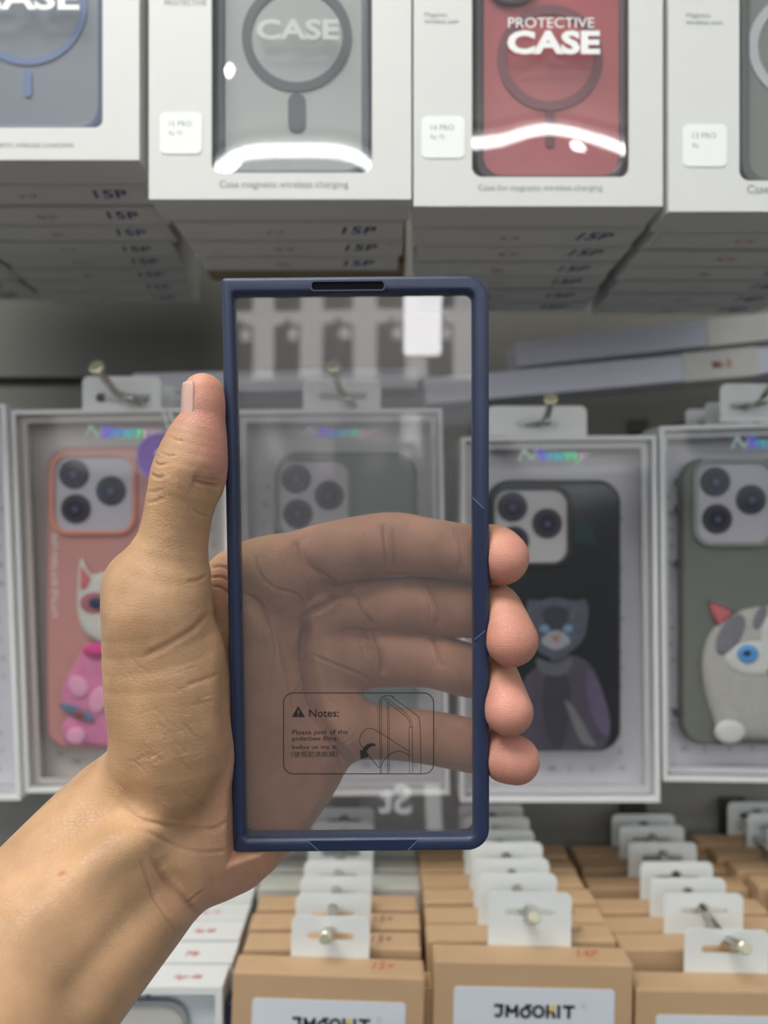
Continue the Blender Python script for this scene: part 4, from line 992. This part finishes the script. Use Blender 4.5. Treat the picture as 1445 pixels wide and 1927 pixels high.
# white framed cartons at the far left, partly behind the wrist
GL = ['front','second','third','fourth','fifth']
for k in range(6):
    d = .349+.0192*k; xr = [418,437,450,462,472,480][k]
    zt0 = zt([1858,1858,1856,1858,1858,1858][k], .349)
    x1 = P(xr, 0, d).x; w_ = .098; org = (x1-w_/2, d, zt0)
    t = thing('white_tray_carton', f'white framed carton below the wrist, {ORD[k]} from the front', 'box', T(*org), 'white framed cartons below the wrist')
    b = plate([(-w_/2,-KH),(w_/2,-KH),(w_/2,0),(-w_/2,0)], [rr(-w_/2+.0035, w_/2-.0035, -KH+.004, -.0035, .001)], 0, .001)
    bx(-w_/2, -w_/2+.001, .001, .0175, -KH, 0, 0, 2, b); bx(w_/2-.001, w_/2, .001, .0175, -KH, 0, 0, 2, b)
    bx(-w_/2+.001, w_/2-.001, .001, .0175, -.001, 0, 0, 2, b); bx(-w_/2+.001, w_/2-.001, .001, .0175, -KH, -KH+.001, 0, 2, b); bx(-w_/2+.001, w_/2-.001, .0165, .0175, -KH+.001, -.001, 0, 2, b)
    obj('carton', b, M_white, t)
    obj('insert_card', bx(-w_/2+.0012, w_/2-.0012, .008, .0085, -KH+.002, -.002), M_grey if k else M_lab, t)
    h = text_bm(['Apr 06', 'Mr', 'Rp 85', 'ip 14', 'R', 'M'][k] , h=.0045, shear=.3)
    for v in h.verts: v.co = Vector((v.co.x+w_/2-.026, .005+v.co.z, .0003))
    obj('price_mark', h, M_redink, t)
    if k == 0:
        obj('card_print', move(text_bm('GALAXY'[-2:], h=.0062, bold=.01), (P(245,0,.357).x-org[0], .0078, P(0,1888,.357).z-org[2])), mat('navy_print', (.05,.05,.15), .6), t)
        c = thing('phone_case', 'pale clear phone case inside the front white carton', 'phone case', T(org[0], d+.004, org[2]))
        ax, az = at_(0, 1893, .353, org); e_ = at_(345, 1893, .353, org)
        obj('shell', plate(rr(e_[0]-.076, e_[0], -.140, e_[1], .010), [], .0005, .003, bev=.0008), mat('pale_case', (.50,.49,.45), .3), c)
        obj('rim', plate(rr(e_[0]-.0785, e_[0]+.0025, -.1425, e_[1]+.0025, .012), [rr(e_[0]-.0765, e_[0]+.0005, -.1405, e_[1]+.0005, .0105)], -.001, .003, bev=.0006), mat('pale_rim', (.26,.27,.28), .3), c)
        obj('magnet_ring', plate(circ(e_[0]-.038, -.058, .027), [circ(e_[0]-.038, -.058, .0255)], .0, .0006), mat('pale_rim', (.26,.27,.28), .3), c)
t = thing('navy_carton', 'dark navy carton edge between white and left kraft columns', 'box', T(P(424,0,.349).x, .352, zt(1885,.352)))
obj('carton', bx(-.0,.0055,0,.02,-.14,-.001,.0005), mat('navy_board', (.015,.015,.05), .4), t)
# bottom hooks
hook('steel display hook through the left kraft column tabs', [(650,1528,.513),(636,1640,.42),(622,1735,.370),(612,1764,.352)], .0025, .0030)
hook('steel display hook through the middle kraft column tabs', [(915,1524,.513),(955,1620,.43),(988,1720,.370),(1005,1727,.355)], .0025, .0030)
hook('steel display hook through the right kraft column tabs', [(1190,1534,.513),(1258,1630,.44),(1322,1710,.392),(1362,1762,.368),(1400,1783,.350)], .0025, .0032)
hook('steel display hook of the column beyond the right edge', [(1375,1530,.513),(1480,1640,.44),(1540,1700,.40)], .0025, .0032)
# ------------------------------------------------------------------ things facing the shelves, seen only as reflections in the clear panel
def mirror(px, py):
    o = Vector((0,0,CAMZ)); dv = (P(px,py,1)-o).normalized(); t_ = (CC-o).dot(CN)/dv.dot(CN); h = o+dv*t_
    return h, dv-2*dv.dot(CN)*CN, t_
def facing(px, py, dist):
    h, r, t_ = mirror(px, py); c = h+r*dist; yv = r.normalized(); xv = yv.cross(Vector((0,0,1))).normalized(); zv = xv.cross(yv)
    return Matrix(((xv.x,yv.x,zv.x,c.x),(xv.y,yv.y,zv.y,c.y),(xv.z,yv.z,zv.z,c.z),(0,0,0,1))), (t_+dist)/F
M_, k = facing(795, 600, .5)
t = thing('light_box', 'small white rectangular light box reflected in the clear panel', 'light', M_)
obj('lit_face', plate(rr(-36*k, 36*k, -66*k, 100*k, 8*k), [], 0, .002), mat('lightbox_glow', (.9,.9,.9), .4, emit=(1,1,1.02,8.0)), t)
obj('frame', plate(rr(-39*k, 39*k, -69*k, 103*k, 9*k), [rr(-36*k, 36*k, -66*k, 100*k, 8*k)], -.001, .012), M_metalw, t)
M_, k = facing(745, 1512, .42)
t = thing('shirt_print_standin', 'added dark board with glowing letters St standing in for a shirt print', 'sign', M_)  # added board in place of the photographer's shirt print
obj('board', plate(rr(-150*k, 250*k, -90*k, 120*k, 4*k), [], 0, .01), mat('standin_charcoal', (.04,.04,.042), .6), t)
obj('standin_letters', move(text_bm('St', w=56*k, h=50*k, bold=.02), (-28*k, -.001, -25*k)), mat('standin_glow', (.8,.8,.8), .4, emit=(.95,1,1,2.6)), t)  # letters given a glow so their reflection shows
obj('reflection_strip', plate(rr(-78*k, -52*k, -64*k, 26*k, 2*k), [], -.001, 0), mat('reflection_strip_glow', (.8,.8,.8), .4, emit=(.95,1,1,1.7)), t)  # glowing strip added to make the pale stripe reflected in the panel
# phone cases hanging on the added glowing wall across the aisle
proto2 = None
for i in range(8):
    for j in range(3):
        x = -.62+i*.16; z = 1.645+j*.21
        M_ = Matrix.Translation((x, -1.885, z)) @ Matrix.Rotation(math.pi, 4, 'Z')
        if proto2 is None:
            proto2 = thing('phone_case', 'dark phone case on the added glowing wall across the aisle', 'phone case', M_, 'phone cases on the wall across the aisle')
            obj('shell', plate(rr(-.045, .045, 0, .165, .012), [rr(-.036, -.004, .115, .152, .008)], 0, .01, bev=.002), mat('far_case', (.30,.30,.30), .6), proto2)
            obj('hanger', plate(rr(-.012, .012, .165, .185, .004), [circ(0,.177,.003,12)], .004, .005), M_metalw, proto2)
        else:
            copy_tree(proto2).matrix_world = M_
